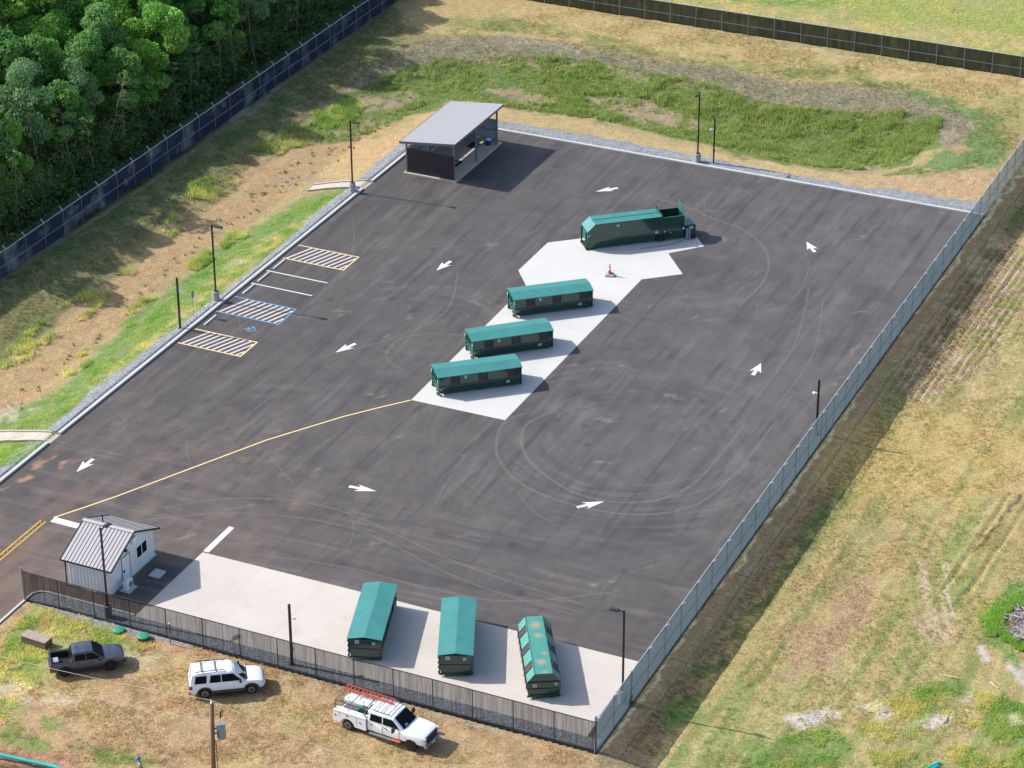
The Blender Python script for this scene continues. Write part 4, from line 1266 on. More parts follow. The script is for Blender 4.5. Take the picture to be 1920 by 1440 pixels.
# ------------------------------------------------------------------ traffic cone
cx, cy = -27.19, 66.92
root = empty('traffic_cone', (cx, cy, .012), .3, 'orange traffic cone with a green tip on a pale weighted block', 'traffic cone')
b = MB(); b.box(-.42, .42, -.34, .34, 0, .16); b.box(-.36, .36, -.28, .28, .16, .22); b.build('base_block', mat('pale_blue_grey', C(206, 216, 224), .7), root, bevel=.02)
b = MB(); b.lathe([(.20, .22), (.20, .26), (.155, .28), (.09, .72), (.05, 1.0), (.045, 1.0)], 16); b.build('cone', M['cone_orange'], root, smooth=False)
b = MB(); b.lathe([(.118, .60), (.094, .76)], 16); b.build('reflective_collar', M['white_paint'], root)
b = MB(); b.tube([(0, 0, .98), (0, 0, 1.16)], .045, 8); b.build('tip_light', mat('green_lens', C(60, 170, 110), .4), root)
b = MB(); b.ball((.22, -.02, .26), .09, m=0); b.build('sandbag', M['plastic_black'], root)


# ------------------------------------------------------------------ lamp posts and camera posts
def lamp_post(x, y, head, label, z=.0, base=1.0):
    root = empty('lamp_post', (x, y, z), R(head), label, 'lamp post', 'black lamp posts round the lot')
    b = MB(); b.lathe([(.30, -.3), (.30, base - .03), (.27, base)], 24); b.build('concrete_base', M['pole_conc'], root, smooth=False)
    b = MB(); b.box(-.16, .16, -.16, .16, base, base + .05); b.box(-.06, .06, -.06, .06, base + .05, 7.45)
    b.build('pole', M['black'], root)
    b = MB(); b.bar((.05, 0, 7.33), (.42, 0, 7.36), .07, .07); b.build('arm', M['black'], root)
    b = MB(); b.add([(.38, -.17, 7.31), (1.02, -.20, 7.33), (1.02, .20, 7.33), (.38, .17, 7.31), (.38, -.15, 7.40), (1.0, -.19, 7.39), (1.0, .19, 7.39), (.38, .15, 7.40)],
                    [(3, 2, 1, 0), (4, 5, 6, 7), (0, 1, 5, 4), (1, 2, 6, 5), (2, 3, 7, 6), (3, 0, 4, 7)])
    h = b.build('lamp_head', M['black'], root)
    b = MB()
    for k in range(4): b.box(.42, .92, -.13 + k * .08, -.10 + k * .08, 7.395, 7.43)
    b.build('cooling_fins', M['galv_dark'], h)
    return root


lamp_post(-56.85, 73.6, 0, 'lamp post beside the upper concrete flume, left of the open shelter')
lamp_post(-56.95, 47.85, 0, 'lamp post beside the blue-edged hatched zone')
lamp_post(-29.16, 93.9, -90, 'lamp post behind the far kerb, near a short camera post')
lamp_post(-.62, 6.1, 180, 'lamp post at the right end of the front concrete pad')
lamp_post(-38.3, .62, 80, 'lamp post between the front fence and the grey guard hut')


def camera_post(x, y, ang, label, z=0., h=4.9):
    root = empty('camera_post', (x, y, z), R(ang), label, 'camera post', 'short black camera posts')
    b = MB(); b.box(-.17, .17, -.17, .17, 0, .05); b.box(-.075, .075, -.075, .075, .05, h); b.build('post', M['black'], root)
    b = MB(); b.bar((.07, 0, h - 1.2), (.30, 0, h - 1.2), .05, .05); b.ball((.36, 0, h - 1.28), .13, sz=.8, n=14, k=8); b.lathe([(.13, h - 1.26), (.14, h - 1.18), (.05, h - 1.14)], 14, (.36, 0)); b.build('dome_camera', M['white_paint'], root)
    b = MB(); b.box(-.10, .10, -.12, -.075, 1.2, 1.5); b.build('junction_box', M['galv_dark'], root)
    return root


camera_post(-57.05, 41.85, 10, 'camera post left of the accessible sign, by the lower yellow hatched zone', .05)
camera_post(-27.6, 94.2, 200, 'camera post by the far kerb next to a lamp post', .05, 4.85)
camera_post(-.75, 47.0, 180, 'camera post rising behind the right fence')
camera_post(-23.35, .75, 60, 'camera post behind the front fence on the left of the containers', 0, 5.0)

# accessible parking sign
root = empty('parking_sign', (-57.35, 44.6, .1), 0, 'small blue accessible parking sign on a thin post in the gravel', 'sign')
b = MB(); b.tube([(0, 0, -.1), (0, 0, 2.35)], .025, 8); b.build('post', M['galv'], root)
sb = mat('sign_blue', C(50, 105, 190), .4, 0, .03)
b = MB(); b.box(.03, .045, -.16, .16, 1.80, 2.28); s1 = b.build('sign_plate', sb, root)
b = MB()
cz = 2.03
ring = [(.05, .0 + .075 * math.cos(t), cz - .05 + .075 * math.sin(t)) for t in np.linspace(R(150), R(400), 12)]
for i in range(len(ring) - 1): b.bar(ring[i], ring[i + 1], .008, .022)
b.bar((.05, 0, cz + .12), (.05, 0, cz - .02), .008, .03); b.bar((.05, 0, cz - .02), (.05, .09, cz - .03), .008, .025); b.bar((.05, .09, cz - .03), (.05, .12, cz - .12), .008, .025); b.ball((.05, 0, cz + .16), .028, n=8, k=6)
b.build('wheelchair_mark', M['white_paint'], s1)
b = MB(); b.box(.03, .04, -.14, .14, 1.62, 1.76); b.build('lower_plate', sb, root)

# wheel stops
for (yc, lb) in ((56.6, 'concrete wheel stop nearest the upper yellow hatched zone'), (53.75, 'concrete wheel stop in the middle stall between the two white lines'), (51.0, 'concrete wheel stop beside the blue-edged hatched zone'), (44.3, 'concrete wheel stop in front of the blue wheelchair symbol')):
    b = MB(); pr = [(-.10, 0), (.10, 0), (.055, .13), (-.055, .13)]
    b.add([(x, -1.02, z) for x, z in pr] + [(x, 1.02, z) for x, z in pr], [(0, 1, 2, 3), (7, 6, 5, 4), (0, 4, 5, 1), (1, 5, 6, 2), (2, 6, 7, 3), (3, 7, 4, 0)])
    o = b.build('wheel_stop', M['mark_white'], None, loc=(-55.5, yc, .002), bevel=.015)
    tag(o, lb, 'wheel stop', 'concrete wheel stops')

# ------------------------------------------------------------------ open shelter
def corrugated(b, p0, p1, z0, z1, off=0., pitch=.23, dep=.035, m=0):
    """trapezoid-rib sheet from p0 to p1 (2D)"""
    p0 = Vector(p0); p1 = Vector(p1); L = (p1 - p0).length; u = (p1 - p0) / L; nn_ = Vector((-u.y, u.x))
    pts = []; s = 0
    while s < L:
        for ds, o_ in ((0, 0), (pitch * .55, 0), (pitch * .68, dep), (pitch * .87, dep)):
            if s + ds <= L: pts.append((s + ds, o_))
        s += pitch
    pts.append((L, 0))
    n = len(pts); vs = []
    for z in (z0, z1):
        for s_, o_ in pts:
            q = p0 + u * s_ + nn_ * (o_ + off); vs.append((q.x, q.y, z))
    b.add(vs, [(i, i + 1, n + i + 1, n + i) for i in range(n - 1)], m)


M['siding_dark'] = mat('dark_brown_siding', C(76, 66, 74), .45, .1, .05)
M['siding_inner'] = mat('pale_blue_inner_sheet', C(176, 200, 220), .5, .1, .05)
M['roof_grey'] = mat('light_grey_roof', C(190, 188, 192), .55, 0, .03, 2)
root = empty('open_shelter', (-54.3, 79.8, 0), 0, 'open-fronted shelter with a grey mono-pitch roof in the corner of the lot', 'shelter')
b = MB(); b.box(-.12, 5.55, -.12, 10.55, -.05, .12); b.build('slab', M['conc_walk'], root)
b = MB(); corrugated(b, (5.25, .12), (.05, .12), .16, 2.65, 0.); b.build('end_wall', M['siding_dark'], root)
# outer skin faces out, inner lining is pale
for nm, (p, q) in (('end_wall', ((.05, 10.2), (5.25, 10.2))), ('back_wall', ((.05, .12), (.05, 10.2)))):
    b = MB(); corrugated(b, p, q, .16, 2.65, .0); b.build(nm, M['siding_dark'], root)
b = MB(); corrugated(b, (.1, .20), (5.2, .20), .16, 2.62, 0, dep=.02); corrugated(b, (5.2, 10.12), (.1, 10.12), .16, 2.62, 0, dep=.02); corrugated(b, (.12, 10.1), (.12, .2), .16, 2.62, 0, dep=.02)
b.build('wall_lining', M['siding_inner'], root)
b = MB()
for z in (.45, 1.55, 2.6):
    b.box(.22, 5.2, 10.0, 10.08, z - .05, z + .05); b.box(.16, .24, .3, 10.0, z - .05, z + .05)
b.box(.22, 5.2, .24, .32, 2.55, 2.65)
b.build('girts', M['wood'], root)
for (x, y, t_) in ((5.2, .22, 3.95), (5.2, 5.2, 3.95), (5.2, 10.1, 3.95), (.12, .16, 3.35), (.12, 5.2, 3.35), (.12, 10.15, 3.35)):
    b = MB(); b.box(x - .08, x + .08, y - .08, y + .08, .12, t_); b.box(x - .12, x + .12, y - .12, y + .12, .12, .15); b.build('column', M['galv'], root)
zl, zh, xl, xh, yl, yh = 3.40, 4.10, -.32, 5.66, -.48, 10.75
b = MB(); t = .1
b.add([(xl, yl, zl), (xh, yl, zh), (xh, yh, zh), (xl, yh, zl), (xl, yl, zl + t), (xh, yl, zh + t), (xh, yh, zh + t), (xl, yh, zl + t)], [(3, 2, 1, 0), (4, 5, 6, 7), (0, 1, 5, 4), (1, 2, 6, 5), (2, 3, 7, 6), (3, 0, 4, 7)])
rf = b.build('roof', M['roof_grey'], root)
b = MB()
n = 26
for k in range(n + 1):
    y_ = yl + (yh - yl) * k / n
    b.bar((xl, y_, zl + t + .003), (xh, y_, zh + t + .003), .02, .012)
b.build('roof_ribs', M['roof_grey'], rf)
b = MB(); b.bar((xh + .015, yl, zh - .0), (xh + .015, yh, zh - .0), .03, .24); b.bar((xl, yl - .015, zl + 0), (xh, yl - .015, zh), .03, .24); b.bar((xl - .015, yl, zl), (xl - .015, yh, zl), .03, .24)
b.build('fascia', mat('grey_fascia', C(128, 124, 130), .5), rf)
b = MB()
for y_ in (.22, 5.2, 10.1): b.bar((.1, y_, zl - .02), (5.2, y_, zh - .14), .1, .2)
for x_ in (.9, 2.1, 3.3, 4.5): b.bar((x_, yl + .1, zl + (x_ - xl) / (xh - xl) * (zh - zl) - .06), (x_, yh - .1, zl + (x_ - xl) / (xh - xl) * (zh - zl) - .06), .06, .1)
b.build('rafters', M['wood'], root)
for i, (x, y, w_, d_, lb) in enumerate(((3.6, 3.9, .95, 1.5, 'black sheet near the front corner of the shelter floor'), (3.3, 8.7, 1.0, 1.3, 'black sheet behind the blue drum in the shelter'))):  # two thin black sheets lying on the slab
    b = MB(); b.box(-w_ / 2, w_ / 2, -d_ / 2, d_ / 2, 0, .05); o = b.build('floor_sheet', M['plastic_black'], None, loc=(-54.3 + x, 79.8 + y, .122), bevel=.02); tag(o, lb, 'mat', 'black sheets in the shelter')
root = empty('blue_drum', (-49.75, 89.25, .12), 0, 'blue drum with a pale lid at the far end of the shelter', 'drum')
b = MB(); b.lathe([(.27, 0), (.29, .04), (.29, .22), (.275, .25), (.29, .28), (.29, .5), (.28, .58)], 20); b.build('drum_body', mat('drum_blue', C(40, 60, 170), .4), root, smooth=True)
b = MB(); b.lathe([(.305, .58), (.305, .64), (.25, .67)], 20); b.build('lid', M['white_paint'], root)

# ------------------------------------------------------------------ guard hut
root = empty('guard_hut', (-43.2, 3.1, 0), 0, 'small grey-white metal guard hut with a ribbed gable roof', 'hut')
W_, D_, E_, Rz = 3.55, 6.1, 2.4, 3.78
M['siding_light'] = mat('pale_blue_grey_siding', C(255, 255, 255, 1.3), .5, .0, .04)
M['trim_black'] = M['black']
b = MB(); b.box(-.1, W_ + .1, -.1, D_ + .1, -.05, .05); b.build('slab', M['conc_kerb'], root)
b = MB(); b.box(0, W_, 0, D_, .05, E_)
b.add([(0, 0, E_), (0, D_, E_), (0, D_ / 2, Rz - .08), (W_, 0, E_), (W_, D_, E_), (W_, D_ / 2, Rz - .08)], [(0, 1, 2), (3, 5, 4)])
b.build('wall', M['siding_light'], root)
b = MB()   # standing ribs on the walls
for k in range(12):
    x = .15 + k * (W_ - .3) / 11
    b.box(x - .018, x + .018, -.03, 0, .08, E_); b.box(x - .018, x + .018, D_, D_ + .03, .08, E_)
for k in range(20):
    y = .15 + k * (D_ - .3) / 19
    zt = E_ + (Rz - .12 - E_) * (1 - abs(y - D_ / 2) / (D_ / 2))
    for (y0_, y1_) in ((y - .018, y + .018),):
        if 3.55 < y < 5.15:
            b.box(W_, W_ + .03, y0_, y1_, .08, .95); b.box(W_, W_ + .03, y0_, y1_, 2.1, zt)
        elif 1.62 < y < 2.72:
            b.box(W_, W_ + .03, y0_, y1_, 2.2, zt)
        else:
            b.box(W_, W_ + .03, y0_, y1_, .08, zt)
        b.box(-.03, 0, y0_, y1_, .08, zt)
b.build('wall_ribs', M['siding_light'], root)
M['roof_brown'] = mat('warm_grey_roof', C(202, 196, 198), .5, .0, .04)
ov = .32; ex = .38
z_e = E_ - .02 - ov * (Rz - E_) / (D_ / 2)
for s in (0, 1):
    b = MB()
    y0_ = -ov if s == 0 else D_ + ov
    ym = D_ / 2
    vs = [(-ex, y0_, z_e), (W_ + ex, y0_, z_e), (W_ + ex, ym, Rz), (-ex, ym, Rz)]
    vs2 = [(x, y, z + .06) for x, y, z in vs]
    f = [(4, 5, 6, 7), (3, 2, 1, 0), (0, 1, 5, 4), (1, 2, 6, 5), (2, 3, 7, 6), (3, 0, 4, 7)]
    if s: f = [t_[::-1] for t_ in f]
    b.add(vs + vs2, f)
    for k in range(15):
        x = -ex + .02 + k * (W_ + 2 * ex - .04) / 14
        b.bar((x, y0_, z_e + .072), (x, ym, Rz + .072), .035, .03, 1)
    rf = b.build('roof_slope', [M['roof_brown'], mat('seam_grey', C(120, 110, 112), .5)], root)
    b = MB(); b.bar((-ex - .02, y0_, z_e), (W_ + ex + .02, y0_, z_e), .08, .12); b.build('gutter', M['black'], rf)
    for k in range(15):
        pass
b = MB()
b.add([(-ex - .03, D_ / 2 - .2, Rz + .04), (W_ + ex + .03, D_ / 2 - .2, Rz + .04), (W_ + ex + .03, D_ / 2, Rz + .13), (-ex - .03, D_ / 2, Rz + .13), (W_ + ex + .03, D_ / 2 + .2, Rz + .04), (-ex - .03, D_ / 2 + .2, Rz + .04)], [(0, 1, 2, 3), (3, 2, 4, 5)])
b.build('ridge_cap', M['roof_brown'], root)
b = MB()
for s in (-1, 1):
    yy = D_ / 2 + s * (D_ / 2 + ov)
    b.bar((W_ + ex + .03, yy, z_e + .03), (W_ + ex + .03, D_ / 2, Rz + .03), .04, .16)
    b.bar((-ex - .03, yy, z_e + .03), (-ex - .03, D_ / 2, Rz + .03), .04, .16)
b.build('gable_trim', M['black'], root)
b = MB(); b.box(W_, W_ + .05, 3.62, 5.08, 1.0, 2.05); fr = b.build('window', M['white_paint'], root)
for y0_ in (3.70, 4.40):
    b = MB(); b.box(W_ + .05, W_ + .06, y0_, y0_ + .60, 1.08, 1.97); b.build('pane', M['glass'], fr)
b = MB(); b.box(W_, W_ + .045, 1.68, 2.66, .06, 2.14); dr = b.build('door', M['siding_light'], root)
b = MB(); b.bar((W_ + .02, 1.64, .06), (W_ + .02, 1.64, 2.2), .06, .06); b.bar((W_ + .02, 2.70, .06), (W_ + .02, 2.70, 2.2), .06, .06); b.bar((W_ + .02, 1.6, 2.2), (W_ + .02, 2.74, 2.2), .06, .06); b.build('door_frame', M['galv'], dr)
b = MB(); b.box(W_ + .045, W_ + .12, 1.76, 1.86, .95, 1.12); b.build('handle', M['black'], dr)
b = MB(); b.box(W_, W_ + .42, 2.72, 3.3, 2.95, 3.35); b.build('flood_light_box', M['white_paint'], root, bevel=.02)
b = MB(); b.box(W_, W_ + .28, 1.95, 2.15, 2.62, 2.8); b.build('security_camera', M['black'], root)
b = MB(); b.tube([(-.12, -.14, .05), (-.12, -.14, z_e - .05), (-.12, -.3, z_e + .02)], .055, 8); b.build('downspout', M['black'], root)
b = MB(); b.tube([(.9, D_ / 2 + .55, Rz - .2), (.9, D_ / 2 + .55, Rz + .35), (.82, D_ / 2 + .5, Rz + .42)], .05, 8); b.build('vent_pipe', M['black'], root)

# air-conditioning unit on its pad, white cover slab, stand-alone bits
root = empty('air_conditioner', (-38.95, 4.35, .004), 0, 'white outdoor air-conditioning unit on a small pad beside the hut', 'air conditioner')
b = MB(); b.box(-.45, .45, -.55, .55, 0, .08); b.build('pad', M['conc_kerb'], root, bevel=.02)
b = MB(); b.box(-.18, .18, -.42, .42, .10, .78); b.build('casing', M['white_paint'], root, bevel=.02)
b = MB(); b.tube([(.18, .1, .44), (.20, .1, .44)], .24, 20); b.build('fan_grille', mat('grille_grey', C(140, 150, 160), .5), root)
b = MB(); b.prism([(-.42 + .1 * 0, -.55), (.42, -.55), (.48, -.4), (.48, .42), (.38, .55), (-.42, .55), (-.48, .4), (-.48, -.42)], 0, .06)
o = b.build('cover_slab', M['conc_kerb'], None, loc=(-38.1, 7.0, .004), bevel=.015); tag(o, 'pale rectangular cover slab lying on the asphalt beside the hut', 'slab')
# ------------------------------------------------------------------ vehicles
def car_paint(name, col, rough=.25, metal=0.):
    m, nt_, b = base_mat(name)
    b.inputs['Base Color'].default_value = (*col, 1); b.inputs['Roughness'].default_value = rough; b.inputs['Metallic'].default_value = metal
    b.inputs['Coat Weight'].default_value = .8; b.inputs['Coat Roughness'].default_value = .04
    n = noise(nt_, 3, 4, .6); r = ramp(nt_, n.outputs['Fac'], .3, .7, rgb(.94), rgb(1.05))
    o = mixc(nt_, col, r.outputs[0], 1., 'MULTIPLY'); nt_.links.new(o, b.inputs['Base Color'])
    return m


def loft(stations, name, mats, parent, matfn=None):
    """stations: (x, [(y,z)...]) right half-ring from bottom centre to top centre; mirrored"""
    b = MB(); n = None
    for x, pr in stations:
        ring = [(x, -y, z) for y, z in pr] + [(x, y, z) for y, z in pr[::-1]]
        n = len(ring); b.v += ring
    for i in range(len(stations) - 1):
        for k in range(n):
            b.f.append((i * n + k, (i + 1) * n + k, (i + 1) * n + (k + 1) % n, i * n + (k + 1) % n))
            b.m.append(matfn(i, k, n) if matfn else 0)
    b.f.append(tuple(range(n))); b.m.append(0)
    e = (len(stations) - 1) * n
    b.f.append(tuple(range(e, e + n))[::-1]); b.m.append(0)
    return b


def cut_arches(o, arches, W, r):
    """cut wheel arches out of a closed body mesh"""
    b = MB()
    for x in arches:
        for s in (-1, 1):
            b.tube([(x, s * (W / 2 - .32), r * .92), (x, s * (W / 2 + .3), r * .92)], r + .085, 24)
    c = b.build('cutter', M['black'])
    bm = bmesh.new(); bm.from_mesh(c.data); bmesh.ops.recalc_face_normals(bm, faces=bm.faces); bm.to_mesh(c.data); bm.free()
    bm = bmesh.new(); bm.from_mesh(o.data); bmesh.ops.recalc_face_normals(bm, faces=bm.faces); bm.to_mesh(o.data); bm.free()
    par = o.parent; o.parent = None
    md = o.modifiers.new('b', 'BOOLEAN'); md.operation = 'DIFFERENCE'; md.solver = 'EXACT'; md.object = c
    dg = bpy.context.evaluated_depsgraph_get(); dg.update()
    me = bpy.data.meshes.new_from_object(o.evaluated_get(dg))
    o.modifiers.clear()
    if len(me.polygons) > 10: o.data = me
    o.parent = par
    bpy.data.objects.remove(c)


def wheel(root, x, side, W, r, rim, wd=.26):
    y1 = side * (W / 2 + .01); y0 = side * (W / 2 - wd)
    b = MB()
    b.tube([(x, y0, r), (x, y0 + side * .03, r), (x, y1 - side * .04, r), (x, y1, r)], [r * .88, r, r, r * .9], 24)
    w_ = b.build('wheel', M['tyre'], root)
    b = MB()
    b.tube([(x, y1 - side * .01, r), (x, y1 + side * .008, r)], r * .60, 20)
    rm = b.build('rim', rim, w_)
    b = MB()
    for k in range(5):
        t = 2 * PI * k / 5 + .3
        b.bar((x, y1 + side * .014, r), (x + .5 * r * math.cos(t + .31), y1 + side * .014, r + .5 * r * math.sin(t + .31)), .012, .06)
    b.tube([(x, y1, r), (x, y1 + side * .02, r)], r * .10, 10)
    b.build('spoke_gaps', M['plastic_black'], w_)
    return w_


def body_stations(L, W, zb, belt, hood, nose, tail, wide=None):
    """lower body from tail to nose; hood drops towards the nose"""
    h = W / 2; st = []
    def ring(x, w_, z0, z1, crown=.03, tumble=.05):
        return (x, [(0, z0), (w_ - .12, z0), (w_ - .03, z0 + .10), (w_, (z0 + z1) / 2), (w_ - .01, z1 - .14), (w_ - tumble - .02, z1 - .02), (w_ - .28, z1 + crown * .5), (0, z1 + crown)])
    for (x, w_, z0, z1) in tail + nose:
        st.append(ring(x, w_, z0, z1))
    return st


def build_suv():
    root = empty('white_suv', (-26.03, -3.62, gh(-26, -3.6)), R(34.3), 'white sport utility vehicle with dark lower cladding parked on the straw-brown grass', 'car')
    W = 1.98; L = 5.2; h = W / 2
    paint = car_paint('white_car_paint', (.80, .82, .85), .25)
    st = body_stations(L, W, .4, 1.1, 1.05, [], [(-2.60, h - .16, .50, .95), (-2.56, h - .05, .42, 1.12), (-2.35, h, .36, 1.17), (-1.0, h, .34, 1.16), (.55, h, .34, 1.15), (1.1, h, .34, 1.13), (1.25, h - .01, .34, 1.14), (1.9, h - .03, .36, 1.10), (2.35, h - .07, .40, 1.03), (2.52, h - .18, .44, .92), (2.60, h - .34, .50, .80)])
    b = loft(st, 'body', None, None)
    o = b.build('body', paint, root, smooth=False); cut_arches(o, (-1.56, 1.62), W, .40)
    for p_ in o.data.polygons: p_.use_smooth = True
    md = o.modifiers.new('e', 'EDGE_SPLIT'); md.split_angle = R(32)
    # greenhouse
    def gr(x, wb, wt, zb, zt): return (x, [(0, zb), (wb, zb), (wb, zb + .04), (wt, zt - .06), (wt - .10, zt), (0, zt + .03)])
    sts = [gr(-2.50, h - .12, h - .24, 1.12, 1.50), gr(-2.36, h - .08, h - .24, 1.14, 1.86), (gr(-2.2, h - .06, h - .21, 1.14, 1.91)), gr(-.6, h - .05, h - .19, 1.14, 1.94), gr(.25, h - .05, h - .20, 1.14, 1.90), gr(.55, h - .06, h - .24, 1.13, 1.80), gr(1.18, h - .14, h - .2, 1.13, 1.20)]
    b = loft(sts, 'cabin', None, None); cb = b.build('cabin', paint, root, smooth=False)
    sd = lambda x, z, s: s * ((h - .05) - (z - 1.18) / (1.88 - 1.18) * .14 + .012)
    for s in (-1, 1):
        for (xa, xb, xc, xd) in ((-2.22, -1.42, -1.36, -2.12), (-1.20, -.42, -.42, -1.10), (-.36, .98, .42, -.36)):
            b = MB(); z0, z1 = 1.22, 1.76
            b.add([(xa, sd(xa, z0, s), z0), (xb, sd(xb, z0, s), z0), (xc, sd(xc, z1, s), z1), (xd, sd(xd, z1, s), z1)], [(0, 1, 2, 3) if s < 0 else (3, 2, 1, 0)])
            b.build('side_window', M['glass'], root)
    b = MB(); b.add([(1.17, -.76, 1.19), (1.17, .76, 1.19), (.42, .66, 1.85), (.42, -.66, 1.85)], [(0, 1, 2, 3)])
    for v_ in range(4): b.v[v_] = (b.v[v_][0] + .03, b.v[v_][1], b.v[v_][2] + .02)
    b.build('windscreen', M['glass'], root)
    b = MB(); b.add([(1.20, -.80, 1.165), (1.40, -.74, 1.17), (1.40, .74, 1.17), (1.20, .80, 1.165)], [(0, 1, 2, 3)]); b.build('cowl', M['plastic_black'], root)
    b = MB(); b.add([(-2.535, -.70, 1.22), (-2.535, .70, 1.22), (-2.41, .62, 1.80), (-2.41, -.62, 1.80)], [(3, 2, 1, 0)]); b.build('rear_window', M['glass'], root)
    b = MB()
    for s in (-1, 1): b.tube([(-2.1, s * .66, 1.97), (-1.9, s * .66, 2.03), (-.3, s * .64, 2.03), (-.1, s * .64, 1.97)], .03, 6)
    for x in (-1.7, -.75): b.bar((x, -.66, 2.03), (x, .66, 2.03), .06, .03)
    b.build('roof_rack', M['plastic_black'], root)
    b = MB()
    for k in range(7): b.bar((-2.15, -.5 + k * .166, 1.945), (-.2, -.5 + k * .166, 1.965), .03, .012)
    b.build('roof_ribs', paint, root)
    # dark cladding and arch lips
    clad = mat('brown_grey_cladding', C(92, 80, 78), .6)
    b = MB()
    for s in (-1, 1):
        b.box(-1.05, 1.12, s * h - (.0 if s < 0 else -.0) - .015, s * h + .015, .36, .60)
        for x in (-1.56, 1.62):
            pts = [(x + .53 * math.cos(t), s * (h - .01), .37 + .53 * math.sin(t)) for t in np.linspace(R(-5), R(185), 14)]
            for i in range(len(pts) - 1): b.bar(pts[i], pts[i + 1], .09, .09)
    b.box(-2.64, -2.44, -h + .10, h - .10, .40, .62); b.box(2.42, 2.62, -h + .22, h - .22, .40, .60)
    b.build('cladding', clad, root)
    b = MB()
    for s in (-1, 1): b.bar((-1.0, s * (h + .06), .34), (1.1, s * (h + .06), .34), .16, .05)
    b.build('running_board', M['plastic_black'], root)
    b = MB(); b.box(2.50, 2.565, -.5, .5, .72, .94); b.build('grille', M['plastic_black'], root)
    for s in (-1, 1):
        b = MB(); b.add([(2.555, s * .52, .74), (2.40, s * .90, .74), (2.38, s * .90, .95), (2.52, s * .52, .95)], [(0, 1, 2, 3) if s > 0 else (3, 2, 1, 0)]); b.v = [(x + .03, y * 1.01, z) for x, y, z in b.v]; b.build('headlight', M['amber'], root)
        b = MB(); b.box(-2.60, -2.40, min(s * (h - .10), s * (h + .008)), max(s * (h - .10), s * (h + .008)), .82, 1.06); b.build('tail_light', M['red_lens'], root)
        b = MB(); b.box(.82, .98, min(s * (h - .02), s * (h + .22)), max(s * (h - .02), s * (h + .22)), 1.18, 1.38); b.build('mirror', M['plastic_black'], root)
        for x in (-.42, -1.28): 
            b = MB(); b.box(x - .1, x + .1, min(s * h, s * (h + .03)), max(s * h, s * (h + .03)), .98, 1.02); b.build('door_handle', paint, root)
    for x in (-1.56, 1.62):
        for s in (-1, 1): wheel(root, x, s, W, .40, M['rim'])
    return root


